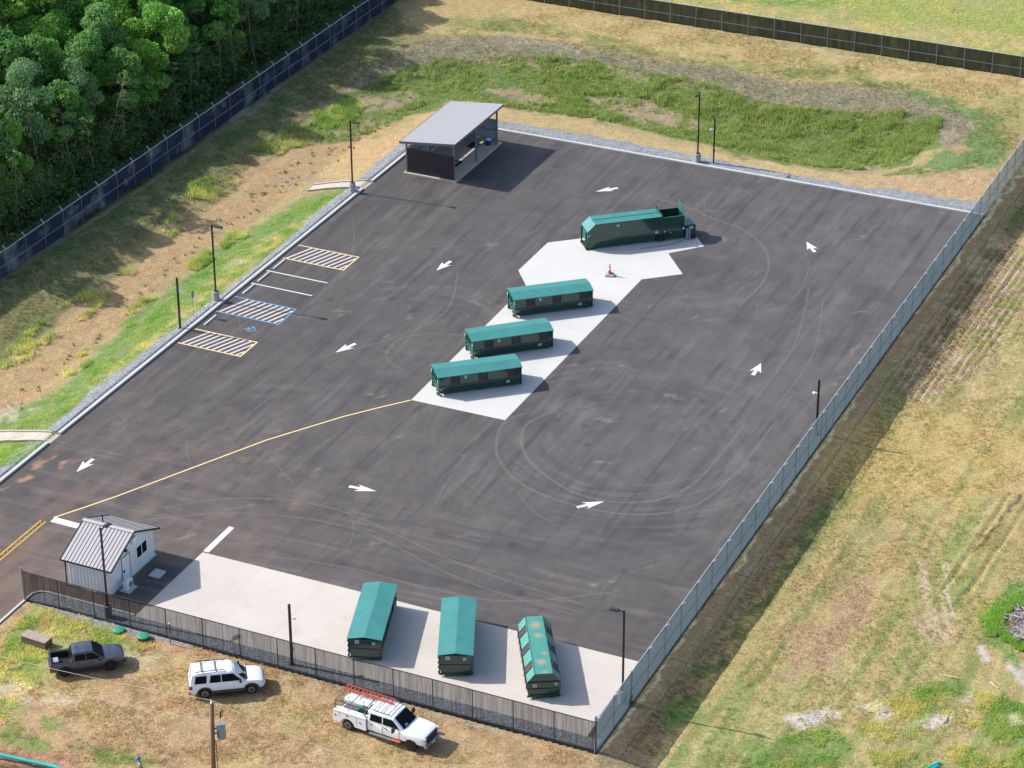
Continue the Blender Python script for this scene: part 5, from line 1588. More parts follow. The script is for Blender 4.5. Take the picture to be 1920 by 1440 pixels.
def build_pickup():
    root = empty('grey_pickup', (-36.25, -5.35, gh(-36.2, -5.3)), R(39.0), 'dark grey crew-cab pickup parked on the grass by a low brown box', 'pickup truck')
    W = 1.88; L = 5.15; h = W / 2
    paint = car_paint('dark_grey_car_paint', C(84, 90, 108), .28, .3)
    st = body_stations(L, W, .4, 1.1, 1.05, [], [(-2.57, h - .06, .50, 1.04), (-2.52, h, .42, 1.06), (-2.2, h, .36, 1.06), (-1.0, h, .34, 1.06), (.6, h, .34, 1.06), (1.15, h, .34, 1.06), (1.9, h - .03, .36, 1.05), (2.35, h - .08, .40, 1.00), (2.52, h - .18, .44, .92), (2.58, h - .30, .50, .82)])
    b = loft(st, 'body', None, None); o = b.build('body', paint, root)
    # cut the bed out as well
    c = MB(); c.box(-2.44, -1.12, -h + .13, h - .13, .62, 1.4); cc = c.build('cutter', M['plastic_black'])
    cc.parent = None
    bm = bmesh.new(); bm.from_mesh(o.data); bmesh.ops.recalc_face_normals(bm, faces=bm.faces); bm.to_mesh(o.data); bm.free()
    par = o.parent; o.parent = None
    md = o.modifiers.new('b', 'BOOLEAN'); md.operation = 'DIFFERENCE'; md.solver = 'EXACT'; md.object = cc
    dg = bpy.context.evaluated_depsgraph_get(); dg.update(); me = bpy.data.meshes.new_from_object(o.evaluated_get(dg)); o.modifiers.clear(); o.data = me; o.parent = par
    bpy.data.objects.remove(cc)
    cut_arches(o, (-1.60, 1.55), W, .38)
    for p_ in o.data.polygons: p_.use_smooth = True
    md = o.modifiers.new('e', 'EDGE_SPLIT'); md.split_angle = R(32)
    b = MB(); b.box(-2.43, -1.13, -h + .14, h - .14, .60, .635); b.box(-2.435, -2.42, -h + .14, h - .14, .63, 1.05)
    for s in (-1, 1): b.box(-2.43, -1.13, min(s * (h - .14), s * (h - .15)), max(s * (h - .14), s * (h - .15)), .63, 1.06)
    for k in range(7): b.bar((-2.4, -.6 + k * .2, .65), (-1.15, -.6 + k * .2, .65), .06, .02)
    b.build('bed_liner', M['plastic_black'], root)
    b = MB()
    for s in (-1, 1): b.bar((-2.48, s * (h - .09), 1.105), (-1.12, s * (h - .09), 1.105), .09, .03)
    b.bar((-2.52, -h + .1, 1.09), (-2.52, h - .1, 1.09), .06, .03); b.build('bed_rails', M['plastic_black'], root)
    b = MB(); b.box(-1.14, -1.08, -h + .12, h - .12, 1.05, 1.12); b.build('bed_lip', M['galv'], root)
    def gr(x, wb, wt, zb, zt): return (x, [(0, zb), (wb, zb), (wb, zb + .04), (wt, zt - .06), (wt - .10, zt), (0, zt + .03)])
    b = loft([gr(-1.12, h - .08, h - .16, 1.04, 1.18), gr(-.98, h - .08, h - .20, 1.04, 1.66), gr(-.8, h - .08, h - .20, 1.04, 1.70), gr(.0, h - .07, h - .19, 1.04, 1.73), gr(.42, h - .08, h - .20, 1.04, 1.68), gr(1.15, h - .14, h - .22, 1.04, 1.12)], 'cabin', None, None)
    b.build('cabin', paint, root)
    sd = lambda z, s: s * ((h - .07) - (z - 1.1) / .6 * .12 + .012)
    for s in (-1, 1):
        for (xa, xb, xc, xd) in ((-.86, -.12, -.12, -.80), (-.06, .92, .42, -.06)):
            b = MB(); z0, z1 = 1.14, 1.57
            b.add([(xa, sd(z0, s), z0), (xb, sd(z0, s), z0), (xc, sd(z1, s), z1), (xd, sd(z1, s), z1)], [(0, 1, 2, 3) if s < 0 else (3, 2, 1, 0)])
            b.build('side_window', M['glass'], root)
        b = MB(); b.box(-2.58, -2.44, min(s * (h - .12), s * (h + .006)), max(s * (h - .12), s * (h + .006)), .76, 1.02); b.build('tail_light', M['red_lens'], root)
        b = MB(); b.box(.78, .92, min(s * (h - .02), s * (h + .2)), max(s * (h - .02), s * (h + .2)), 1.10, 1.26); b.build('mirror', M['plastic_black'], root)
        b = MB(); b.add([(2.56, s * .50, .80), (2.40, s * .86, .80), (2.38, s * .86, .93), (2.53, s * .50, .93)], [(0, 1, 2, 3) if s > 0 else (3, 2, 1, 0)]); b.v = [(x + .03, y * 1.01, z) for x, y, z in b.v]; b.build('headlight', M['lamp_lens'], root)
        for x in (-.62, .22):
            b = MB(); b.box(x - .1, x + .1, min(s * h, s * (h + .03)), max(s * h, s * (h + .03)), .93, .97); b.build('door_handle', M['plastic_black'], root)
    b = MB(); b.add([(1.14, -.70, 1.13), (1.14, .70, 1.13), (.46, .64, 1.68), (.46, -.64, 1.68)], [(0, 1, 2, 3)]); b.v = [(x + .03, y, z + .02) for x, y, z in b.v]; b.build('windscreen', M['glass'], root)
    b = MB(); b.add([(-1.13, -.66, 1.18), (-1.13, .66, 1.18), (-1.01, .6, 1.6), (-1.01, -.6, 1.6)], [(3, 2, 1, 0)]); b.v = [(x - .012, y, z) for x, y, z in b.v]; b.build('rear_window', M['glass'], root)
    b = MB()
    for s in (-1, 1):
        for x in (-1.60, 1.55):
            pts = [(x + .49 * math.cos(t), s * (h - .01), .35 + .49 * math.sin(t)) for t in np.linspace(R(-5), R(185), 14)]
            for i in range(len(pts) - 1): b.bar(pts[i], pts[i + 1], .07, .06)
        b.box(-1.1, 1.05, s * h - .02, s * h + .02, .34, .46)
    b.box(-2.62, -2.50, -h + .12, h - .12, .42, .60); b.box(2.46, 2.61, -h + .22, h - .22, .42, .58)
    b.build('cladding', M['plastic_black'], root)
    b = MB(); b.box(2.50, 2.575, -.5, .5, .66, .90); b.build('grille', M['plastic_black'], root)
    b = MB(); b.box(-.7, -.55, -.12, .0, 1.735, 1.75); b.build('roof_antenna', M['plastic_black'], root)
    for x in (-1.60, 1.55):
        for s in (-1, 1): wheel(root, x, s, W, .38, M['rim_dark'])
    # a pale crate riding in the bed is its own thing
    o = MB().box(-.22, .22, -.3, .3, 0, .3).build('storage_box', mat('pale_lid', C(190, 186, 192), .6), None, bevel=.03)
    a = R(39.0); o.location = (-36.25 + math.cos(a) * -2.15 - math.sin(a) * .0, -5.35 + math.sin(a) * -2.15, root.location.z + .64); o.rotation_euler = (0, 0, a)
    tag(o, 'pale grey box riding in the bed of the dark pickup', 'box')
    return root


def build_service_truck():
    base = (-13.65, -3.70); z0 = gh(*base)
    root = empty('service_truck', (*base, z0), R(-4.0), 'white crew-cab utility truck with side tool boxes and a red ladder on its rack', 'truck')
    W = 2.08; L = 7.1; h = W / 2
    paint = car_paint('white_truck_paint', (.80, .82, .85), .25)
    # front clip and cab lower
    st = body_stations(L, W, .5, 1.3, 1.2, [], [(-.92, h - .05, .55, 1.28), (-.9, h - .03, .50, 1.30), (1.0, h - .03, .48, 1.30), (1.75, h - .03, .50, 1.32), (1.9, h - .02, .50, 1.34), (2.6, h - .02, .52, 1.33), (3.2, h - .04, .55, 1.27), (3.42, h - .08, .58, 1.18), (3.50, h - .14, .62, 1.05)])
    b = loft(st, 'body', None, None); o = b.build('body', paint, root); cut_arches(o, (2.48,), W, .43)
    for p_ in o.data.polygons: p_.use_smooth = True
    md = o.modifiers.new('e', 'EDGE_SPLIT'); md.split_angle = R(30)
    def gr(x, wb, wt, zb, zt): return (x, [(0, zb), (wb, zb), (wb, zb + .04), (wt, zt - .07), (wt - .10, zt), (0, zt + .03)])
    b = loft([gr(-.90, h - .06, h - .17, 1.28, 2.00), gr(-.7, h - .06, h - .16, 1.28, 2.06), gr(.4, h - .06, h - .16, 1.28, 2.09), gr(1.05, h - .07, h - .18, 1.28, 2.02), gr(1.85, h - .12, h - .2, 1.30, 1.38)], 'cabin', None, None)
    b.build('cabin', paint, root)
    sd = lambda z, s: s * ((h - .055) - (z - 1.3) / .7 * .11 + .012)
    for s in (-1, 1):
        for (xa, xb, xc, xd) in ((-.72, .22, .22, -.66), (.30, 1.55, 1.02, .30)):
            b = MB(); za, zb = 1.38, 1.90
            b.add([(xa, sd(za, s), za), (xb, sd(za, s), za), (xc, sd(zb, s), zb), (xd, sd(zb, s), zb)], [(0, 1, 2, 3) if s < 0 else (3, 2, 1, 0)])
            b.build('side_window', M['glass'], root)
        b = MB(); b.bar((1.3, s * h, 1.42), (1.35, s * (h + .28), 1.42), .05, .06); b.box(1.25, 1.38, min(s * (h + .14), s * (h + .42)), max(s * (h + .14), s * (h + .42)), 1.30, 1.62); b.build('mirror', M['plastic_black'], root)
        b = MB(); b.box(3.36, 3.52, min(s * .72, s * .95), max(s * .72, s * .95), .90, 1.16); b.build('headlight', M['lamp_lens'], root)
        for x in (-.55, .55):
            b = MB(); b.box(x - .1, x + .1, min(s * (h - .03), s * (h + .01)), max(s * (h - .03), s * (h + .01)), 1.12, 1.17); b.build('door_handle', M['plastic_black'], root)
        b = MB()
        for x in (-.88, .26, 1.55): b.box(x - .008, x + .008, min(s * (h - .04), s * (h - .02)), max(s * (h - .04), s * (h - .018)), .55, 1.3)
        b.build('door_seams', M['rail_black'], root)
        b = MB(); b.bar((-.7, s * (h + .04), .46), (1.65, s * (h + .04), .46), .2, .06); b.build('running_board', M['rim'], root)
        b = MB(); b.bar((1.05, s * (h + .045), .50), (1.7, s * (h + .045), .50), .2, .04); b.build('step_end', M['orange'], root)
    b = MB(); b.add([(1.84, -.80, 1.38), (1.84, .80, 1.38), (1.10, .72, 2.01), (1.10, -.72, 2.01)], [(0, 1, 2, 3)]); b.v = [(x + .03, y, z + .02) for x, y, z in b.v]; ws = b.build('windscreen', M['glass'], root)
    b = MB(); b.add([(1.80, -.55, 1.45), (1.80, -.25, 1.45), (1.68, -.25, 1.55), (1.68, -.5, 1.55)], [(0, 1, 2, 3)]); b.v = [(x + .05, y, z + .045) for x, y, z in b.v]; b.build('dashboard_paper', mat('pale_teal_paper', C(150, 210, 205), .7), ws)
    b = MB(); b.box(3.44, 3.54, -.68, .68, .72, 1.18)
    b.build('grille', M['plastic_black'], root)
    b = MB()
    for z in (.82, .95, 1.08): b.box(3.54, 3.56, -.6, .6, z - .012, z + .012)
    b.build('grille_bars', mat('grille_metal', C(110, 90, 84), .4, .4), root)
    b = MB(); b.box(3.44, 3.64, -.98, .98, .46, .70); b.build('bumper', M['galv'], root, bevel=.04)
    b = MB(); b.box(3.655, 3.66, -.2, .2, .5, .6); b.build('licence_plate', M['white_paint'], root)
    b = MB()
    for k in range(5): b.box(.92, 1.0, -.5 + k * .25 - .05, -.5 + k * .25 + .05, 2.105, 2.135)
    b.build('marker_lights', M['lamp_lens'], root)
    # service body: two side boxes with wheel arch, open middle bay
    for s in (-1, 1):
        b = MB(); pts = [(-3.55, .52), (-3.55, 1.36), (-3.42, 1.44), (-.98, 1.44), (-.98, .48)]
        ya, yb = s * (h - .42), s * (h + .04)
        n = len(pts); vs = [(x, ya, z) for x, z in pts] + [(x, yb, z) for x, z in pts]
        b.add(vs, [tuple(range(n)), tuple(range(2 * n - 1, n - 1, -1))] + [(i, n + i, n + (i + 1) % n, (i + 1) % n) for i in range(n)])
        o = b.build('tool_box', paint, root)
        c = MB(); c.tube([(-2.42, s * (h - .30), .40), (-2.42, s * (h + .3), .40)], .56, 28); cc = c.build('cutter', M['black'])
        for q in (cc, o):
            bm = bmesh.new(); bm.from_mesh(q.data); bmesh.ops.recalc_face_normals(bm, faces=bm.faces); bm.to_mesh(q.data); bm.free()
        o.parent = None; md = o.modifiers.new('b', 'BOOLEAN'); md.operation = 'DIFFERENCE'; md.solver = 'EXACT'; md.object = cc
        dg = bpy.context.evaluated_depsgraph_get(); dg.update(); me = bpy.data.meshes.new_from_object(o.evaluated_get(dg)); o.modifiers.clear(); o.data = me; o.parent = root
        bpy.data.objects.remove(cc)
        b = MB()
        for x in (-3.02, -1.72): b.box(x - .008, x + .008, min(yb, yb + s * .006), max(yb, yb + s * .006), .62 if x > -2 else 1.0, 1.36)
        b.bar((-3.5, yb, 1.32), (-1.05, yb, 1.32), .008, .02)
        b.build('box_seams', M['galv_dark'], o)
        for (x, z) in ((-3.36, 1.02), (-2.42, 1.22), (-1.42, .98)):
            b = MB(); b.box(x - .05, x + .05, min(yb, yb + s * .02), max(yb, yb + s * .02), z - .05, z + .05); b.build('latch', M['plastic_black'], o)
    b = MB(); b.box(-3.5, -1.0, -h + .42, h - .42, .80, .86); b.box(-1.02, -.96, -h + .1, h - .1, .86, 1.5); b.build('bay_floor', M['galv_dark'], root)
    b = MB(); b.box(-3.66, -3.52, -h + .1, h - .1, .50, .72); b.build('rear_step', paint, root)
    b = MB(); b.box(-3.5, 3.2, -.4, -.28, .42, .55); b.box(-3.5, 3.2, .28, .4, .42, .55); b.box(-2.6, -2.2, -.8, .8, .36, .5); b.build('chassis', M['black'], root)
    # ladder rack
    b = MB(); zt = 2.12
    for s in (-1, 1):
        for x in (-3.4, -1.1): b.bar((x, s * (h - .12), 1.42), (x, s * (h - .12), zt), .06, .06)
        b.bar((-3.45, s * (h - .12), zt), (-1.0, s * (h - .12), zt), .06, .07)
    for x in (-3.4, -2.25, -1.1): b.bar((x, -h + .12, zt), (x, h - .12, zt), .05, .05)
    for x in (-.45, .1, .65): b.bar((x, -h + .25, zt + .07), (x, h - .25, zt + .07), .04, .04)
    b.bar((-.7, -h + .25, zt + .05), (.8, -h + .25, zt + .05), .04, .04); b.bar((-.7, h - .25, zt + .05), (.8, h - .25, zt + .05), .04, .04)
    b.build('ladder_rack', M['galv_dark'], root)
    b = MB(); b.tube([(-3.25, .15, 1.62), (-1.3, .15, 1.62)], .20, 14); b.build('white_tube', M['white_paint'], root)
    for x in (-2.42, 2.48):
        for s in (-1, 1): wheel(root, x, s, W, .43, M['rim'] if x < 0 else M['rim_dark'], .3)
    a = R(-4.0)
    def on(x, y): return (base[0] + x * math.cos(a) - y * math.sin(a), base[1] + x * math.sin(a) + y * math.cos(a))
    # ladder, lying on the rack
    lr = empty('ladder', (*on(-3.65, .62), z0 + zt + .04), a, 'red fibreglass ladder lying on the rack of the white utility truck', 'ladder')
    b = MB()
    for y in (-.23, .23): b.bar((0, y, .03), (4.1, y, .03), .03, .09)
    for y in (-.19, .19): b.bar((.15, y, .12), (3.95, y, .12), .03, .08)
    b.build('side_rails', M['orange'], lr)
    b = MB()
    for k in range(13): b.tube([(.2 + k * .305, -.22, .05), (.2 + k * .305, .22, .05)], .018, 6)
    b.build('rungs', mat('pink_white_rung', C(246, 200, 196), .5), lr)
    # hose reels in the bay
    for (x, y, c1, c2, lb) in ((-1.75, -.15, C(40, 110, 80), C(110, 200, 130), 'green hose reel in the bay of the white utility truck'), (-1.22, -.1, C(40, 38, 40), C(190, 175, 165), 'black hose reel behind the cab of the white utility truck')):
        rr_ = empty('hose_reel', (*on(x, y), z0 + .86), a + .3, lb, 'reel', 'reels on the utility truck')
        b = MB(); b.tube([(0, -.22, .5), (0, .22, .5)], .28, 20); b.build('coiled_hose', mat('hose', c1, .6), rr_)
        for y2 in (-.24, .24):
            b = MB()
            pts = [(.34 * math.cos(t), y2, .5 + .34 * math.sin(t)) for t in np.linspace(0, 2 * PI, 21)]
            b.tube(pts, .03, 6, cap=False)
            for t in (0, PI / 3, 2 * PI / 3): b.bar((-.33 * math.cos(t), y2, .5 - .33 * math.sin(t)), (.33 * math.cos(t), y2, .5 + .33 * math.sin(t)), .02, .03)
            b.build('reel_side', mat('reel_rim', c2, .5), rr_)
        b = MB(); b.bar((-.25, -.28, 0), (0, -.28, .5), .04, .04); b.bar((.25, -.28, 0), (0, -.28, .5), .04, .04); b.bar((-.25, .28, 0), (0, .28, .5), .04, .04); b.bar((.25, .28, 0), (0, .28, .5), .04, .04); b.build('stand', M['black'], rr_)
    q = MB().bar((0, 0, 0), (.5, .12, .5), .1, .05).build('orange_strap_bar', M['orange'], None, loc=(*on(-2.95, -.35), z0 + .9)); q.name = 'folded_sign_stand'
    tag(q, 'orange folded stand leaning in the rear bay of the white utility truck', 'stand')
    return root


build_suv(); build_pickup(); build_service_truck()

# ------------------------------------------------------------------ utility pole with transformer and wires
ux, uy = -17.94, -18.34
root = empty('utility_pole', (ux, uy, 0), 0, 'brown timber utility pole with a grey transformer near its top', 'utility pole')
lean = Vector((.35, .45, 0))
b = MB(); b.tube([(lean.x * -1 * (1 - t), lean.y * -.3 * (1 - t), 10.55 * t) for t in (0, .3, .6, 1)], [.19, .17, .155, .13], 14)
polem = mat('pole_wood', C(150, 118, 88), .85, 0, .25, 3, bmp=.3, stretch=(6, 6, .4)); b.build('pole', polem, root, smooth=True)
# direction towards the right of the photo
ru = Vector((math.cos(R(24.8)), math.sin(R(24.8)), 0))
tc_ = ru * .47
b = MB(); b.lathe([(.24, 7.95), (.27, 7.98), (.27, 8.75), (.29, 8.77), (.29, 8.82), (.20, 8.90), (.05, 8.93)], 20, (tc_.x, tc_.y)); b.build('transformer', mat('transformer_grey', C(168, 180, 196), .45), root)
b = MB()
for k in range(8):
    t = k * PI / 4 + .2; b.box(tc_.x + .27 * math.cos(t) - .02, tc_.x + .27 * math.cos(t) + .02, tc_.y + .27 * math.sin(t) - .02, tc_.y + .27 * math.sin(t) + .02, 8.05, 8.6)
b.build('cooling_ribs', M['galv'], root)
for dx in (-.08, .12):
    b = MB(); q = tc_ + ru * dx
    b.lathe([(.05, 8.9), (.07, 8.96), (.045, 9.0), (.065, 9.06), (.04, 9.1), (.055, 9.16), (.02, 9.26)], 10, (q.x, q.y)); b.build('bushing', M['white_paint'], root)
for bz in (8.3, 8.65):
    b = MB(); b.bar((0, 0, bz), tuple(ru * .24 + Vector((0, 0, bz))), .08, .06); b.build('bracket', M['galv_dark'], root)
b = MB(); q = ru * .46; b.bar((0, 0, 9.75), (q.x, q.y, 9.72), .04, .04); b.build('cutout_arm', mat('pinkish_arm', C(196, 160, 158), .6), root)
b = MB(); b.tube([(q.x, q.y, 9.45), (q.x + .06, q.y, 9.95)], .05, 8); b.tube([(q.x + .12, q.y, 9.55), (q.x + .2, q.y, 10.1)], .022, 6); b.build('fuse_cutout', M['plastic_black'], root)
b = MB(); b.lathe([(.06, 10.55), (.09, 10.6), (.05, 10.66), (.07, 10.72), (.02, 10.78)], 10); b.build('insulator', M['white_paint'], root)
b = MB(); b.tube([(.0, 0, 10.5), (.03, -.03, 10.74)], .03, 6); b.tube([(q.x, q.y, 9.5), (q.x, q.y - .03, 9.3), (tc_.x + ru.x * .12, tc_.y + ru.y * .12, 9.26)], .012, 5)
b.tube([(tc_.x, tc_.y - .28, 8.1), (tc_.x - .1, tc_.y - .3, 8.5), (tc_.x, tc_.y - .27, 8.7)], .02, 5); b.tube([(.17, -.05, 0.), (.15, -.05, 7.9)], .025, 6); b.build('conductors', M['plastic_black'], root)
wm = mat('aluminium_wire', C(214, 200, 186), .5, .2)


def wire(p, q, sag, label):
    b = MB(); p = Vector(p); q = Vector(q); n = 20
    b.tube([p + (q - p) * (i / n) - Vector((0, 0, sag * 4 * (i / n) * (1 - i / n))) for i in range(n + 1)], .014, 5)
    o = b.build('overhead_wire', wm); tag(o, label, 'wire'); return o


wire((ux, uy, 10.78), (ux - 45, uy + 1.2, 9.6), 1.2, 'top overhead wire running left from the utility pole, crossing in front of the pickup')
wire((ux, uy, 10.78), (ux + 40, uy - 4, 11), 1.0, 'top overhead wire leaving the utility pole to the right')
wire((ux - .16, uy, 9.15), (ux - 45, uy + .4, 8.4), 1.1, 'lower overhead wire running left from the pole over the brown grass')

# ------------------------------------------------------------------ small things on the grass
root = empty('brown_box', (-41.0, -4.45, gh(-41, -4.4)), R(-3), 'low weathered brown box on the patchy grass behind the pickup', 'box')
bm_ = mat('mottled_brown_board', C(132, 112, 96), .9, 0, .35, 9, bmp=.4)
b = MB(); b.box(-1.03, 1.03, -.42, .42, -.05, .58); b.build('sides', bm_, root)
b = MB(); b.box(-1.06, 1.06, -.45, .45, .58, .64); b.build('lid', mat('dusty_lid', C(190, 172, 158), .9, 0, .25, 6), root)
for (x, y, s_, lb) in ((-36.56, -.75, .43, 'flat green access lid in the gravel nearer the hut'), (-34.47, -.85, .46, 'domed green access lid standing proud of the bare soil')):
    root = empty('access_lid', (x, y, gh(x, y)), 0, lb, 'lid', 'green access lids')
    top = .10 if s_ < .45 else .26
    b = MB(); b.lathe([(s_ * .94, -.1), (s_ * .94, top)], 24); b.build('riser', M['green_rib'], root)
    b = MB(); b.lathe([(s_, top), (s_, top + .05), (s_ * .7, top + .10), (s_ * .1, top + .13)], 24); cap = b.build('dome', M['green_bright'], root)
    b = MB()
    for k in range(8): t = k * PI / 4; b.bar((s_ * .25 * math.cos(t), s_ * .25 * math.sin(t), top + .125), (s_ * .9 * math.cos(t), s_ * .9 * math.sin(t), top + .075), .03, .02)
    b.build('ridges', M['green_bright'], cap)
root = empty('marker_post', (-32.35, -.62, gh(-32.3, -.6)), 0, 'thin red and black marker post with a white tip outside the front fence', 'marker post')
b = MB(); b.tube([(0, 0, -.1), (0, 0, .95)], .04, 8); b.build('sleeve', mat('marker_red', C(224, 80, 66), .6), root)
b = MB(); b.tube([(0, 0, .95), (.02, 0, 1.75)], .03, 8); b.build('rod', M['plastic_black'], root)
b = MB(); b.ball((.02, 0, 1.8), .055, n=10, k=6); b.build('tip', M['white_paint'], root)
# pipes
b = MB(); b.tube([(-43.5, -18.6, .35), (-35.74, -16.9, .33), (-31.6, -16.45, .30), (-24, -17.6, .28)], .13, 14); o = b.build('water_pipe', M['teal_pipe'], smooth=True); tag(o, 'long teal pipe lying over the dug soil at the lower left corner', 'pipe')
pa = P(1768, 1421, .3); pb = P(1728, 1441, .3)
du = (Vector(pb) - Vector(pa)).normalized(); dn_ = Vector((-du.y, du.x))
for i, (off, st_, z, lb) in enumerate(((-.26, .0, .12, 'teal pipe farthest left in the lower right bundle, longest'), (.0, .35, .12, 'teal pipe second from the left in the lower right bundle'), (.28, .9, .12, 'teal pipe third from the left in the lower right bundle, its end set back most'), (.55, .15, .12, 'teal pipe farthest right in the lower right bundle'))):
    p0 = Vector(pa) + dn_ * off + du * st_; p1 = p0 + du * 5.5
    zg = gh(p0.x, p0.y)
    b = MB(); b.tube([(p0.x, p0.y, zg + z), (p0.x + du.x * .02, p0.y + du.y * .02, zg + z), (p1.x, p1.y, zg + z)], [.10, .12, .12], 14); o = b.build('water_pipe', M['teal_pipe']); tag(o, lb, 'pipe', 'teal pipes at the lower right')
for (p_, q_, r_, lb) in (((1770, 1266), (1798, 1273), .07, 'pale stick with a dark end on the grass left of the brush pile'), ((1857, 1279), (1872, 1291), .06, 'pale curved stick alone on the green grass below the brush pile'), ((1811, 1330), (1817, 1336), .05, 'short pale stick near the bare patch'), ((1769, 1356), (1776, 1343), .06, 'pale stick lying across a bare clay patch')):
    a = P(*p_, -.3); c_ = P(*q_, -.3); za = gh(*a) + .06; zc = gh(*c_) + .08
    mid = ((a[0] + c_[0]) / 2 + .05, (a[1] + c_[1]) / 2 - .06)
    b = MB(); b.tube([(*a, za), (*mid, (za + zc) / 2 + .03), (*c_, zc)], [r_, r_ * .8, r_ * .5], 7); o = b.build('stick', mat('bleached_wood', C(232, 214, 176), .8, 0, .1, 8)); tag(o, lb, 'stick', 'sticks on the grass')

# ------------------------------------------------------------------ person in a blue hard hat
def person():
    px_, py_ = P(266, 1463)
    z = gh(px_, py_)
    face = R(-140)
    root = empty('person', (px_, py_, z), face, 'person in a blue hard hat and yellow-green vest seen from above at the bottom edge', 'person')
    def skin_chain(name, pts, edges, mat_, sub=2, root_i=0):
        me = bpy.data.meshes.new(name); me.from_pydata([p[:3] for p in pts], edges, []); me.update()
        o = bpy.data.objects.new(name, me); COL.objects.link(o)
        md = o.modifiers.new('s', 'SKIN'); md.use_smooth_shade = True
        lay = me.skin_vertices[0] if me.skin_vertices else None
        if lay is None:
            bm = bmesh.new(); bm.from_mesh(me); bm.verts.layers.skin.verify(); bm.to_mesh(me); bm.free(); lay = me.skin_vertices[0]
        for i, p in enumerate(pts):
            lay.data[i].radius = (p[3], p[4] if len(p) > 4 else p[3]); lay.data[i].use_root = (i == root_i)
        sb_ = o.modifiers.new('sub', 'SUBSURF'); sb_.levels = sub; sb_.render_levels = sub
        dg = bpy.context.evaluated_depsgraph_get(); dg.update()
        m2 = bpy.data.meshes.new_from_object(o.evaluated_get(dg)); o.modifiers.clear(); o.data = m2
        m2.materials.clear(); m2.materials.append(mat_); o.parent = root
        return o
    skin = mat('skin', C(206, 160, 132), .55); den = mat('blue_trousers', C(62, 74, 104), .85)
    # front is +x
    P_ = [(0, 0, .95, .15, .12), (0, 0, 1.15, .14, .11), (.03, 0, 1.36, .17, .12), (.05, 0, 1.50, .07), (.09, 0, 1.60, .085, .095), (.10, 0, 1.70, .085, .095),
          (.03, -.19, 1.42, .07), (.08, -.27, 1.17, .048), (.30, -.16, 1.12, .036), (.37, -.12, 1.12, .028),
          (.03, .19, 1.42, .07), (.14, .27, 1.20, .048), (.34, .15, 1.24, .036), (.40, .11, 1.25, .028),
          (0, -.10, .88, .10), (.02, -.12, .5, .068), (-.02, -.12, .10, .05), (.14, -.13, .04, .042),
          (0, .10, .88, .10), (.05, .13, .5, .068), (.02, .13, .10, .05), (.18, .14, .04, .042)]
    E_ = [(0, 1), (1, 2), (2, 3), (3, 4), (4, 5), (2, 6), (6, 7), (7, 8), (8, 9), (2, 10), (10, 11), (11, 12), (12, 13), (0, 14), (14, 15), (15, 16), (16, 17), (0, 18), (18, 19), (19, 20), (20, 21)]
    skin_chain('body', P_, E_, skin)
    for s, w_ in ((-1, (.37, -.12, 1.12)), (1, (.40, .11, 1.25))):
        for k, (dy, L) in enumerate(((-.03, .065), (-.01, .078), (.01, .074), (.03, .058))):
            skin_chain('finger', [(w_[0] + .02, w_[1] + dy, w_[2], .010), (w_[0] + .02 + L * .5, w_[1] + dy * 1.1, w_[2] - .01, .009), (w_[0] + .02 + L, w_[1] + dy, w_[2] - .035, .008)], [(0, 1), (1, 2)], skin, 1)
        skin_chain('thumb', [(w_[0] - .0, w_[1] - s * .025, w_[2] + .01, .011), (w_[0] + .04, w_[1] - s * .05, w_[2] + .01, .010), (w_[0] + .07, w_[1] - s * .045, w_[2] - .005, .009)], [(0, 1), (1, 2)], skin, 1)
    skin_chain('trousers', [(0, 0, .98, .17, .14), (0, -.10, .86, .118), (.02, -.12, .5, .088), (-.02, -.12, .12, .075), (0, .10, .86, .118), (.05, .13, .5, .088), (.02, .13, .12, .075)], [(0, 1), (1, 2), (2, 3), (0, 4), (4, 5), (5, 6)], den)
    skin_chain('shirt', [(0, 0, 1.0, .165, .13), (.02, 0, 1.2, .165, .13), (.03, 0, 1.38, .19, .14), (.05, 0, 1.46, .09, .09), (.03, -.20, 1.42, .085), (.05, -.245, 1.30, .07), (.03, .20, 1.42, .085), (.08, .245, 1.30, .07)], [(0, 1), (1, 2), (2, 3), (2, 4), (4, 5), (2, 6), (6, 7)], mat('pale_blue_shirt', C(150, 190, 200), .85))
    skin_chain('safety_vest', [(0, 0, .98, .175, .14), (.01, 0, 1.15, .175, .14), (.02, 0, 1.34, .20, .15), (.03, -.11, 1.45, .08), (.03, .11, 1.45, .08)], [(0, 1), (1, 2), (2, 3), (2, 4)], mat('hi_vis_yellow_green', C(176, 206, 84), .7))
    b = MB(); b.lathe([(.155, 1.735), (.165, 1.745), (.135, 1.76), (.13, 1.80), (.10, 1.86), (.05, 1.89), (.01, 1.895)], 20, (.10, 0)); b.add([(.20, -.10, 1.742), (.31, -.06, 1.73), (.31, .06, 1.73), (.20, .10, 1.742), (.20, -.10, 1.75), (.31, -.06, 1.738), (.31, .06, 1.738), (.20, .10, 1.75)], [(3, 2, 1, 0), (4, 5, 6, 7), (0, 1, 5, 4), (1, 2, 6, 5), (2, 3, 7, 6)])
    b.build('hard_hat', mat('hat_blue', C(40, 130, 220), .3), root, smooth=True)
    b = MB(); b.ball((.195, -.035, 1.66), .012, n=8, k=6); b.ball((.195, .035, 1.66), .012, n=8, k=6); b.build('eyes', M['plastic_black'], root)
    b = MB(); b.ball((.205, 0, 1.63), .016, sx=1.2, n=8, k=6); b.build('nose', skin, root)
    b = MB(); b.box(.185, .2, -.03, .03, 1.585, 1.595); b.build('mouth', mat('lip', C(170, 110, 100), .6), root)
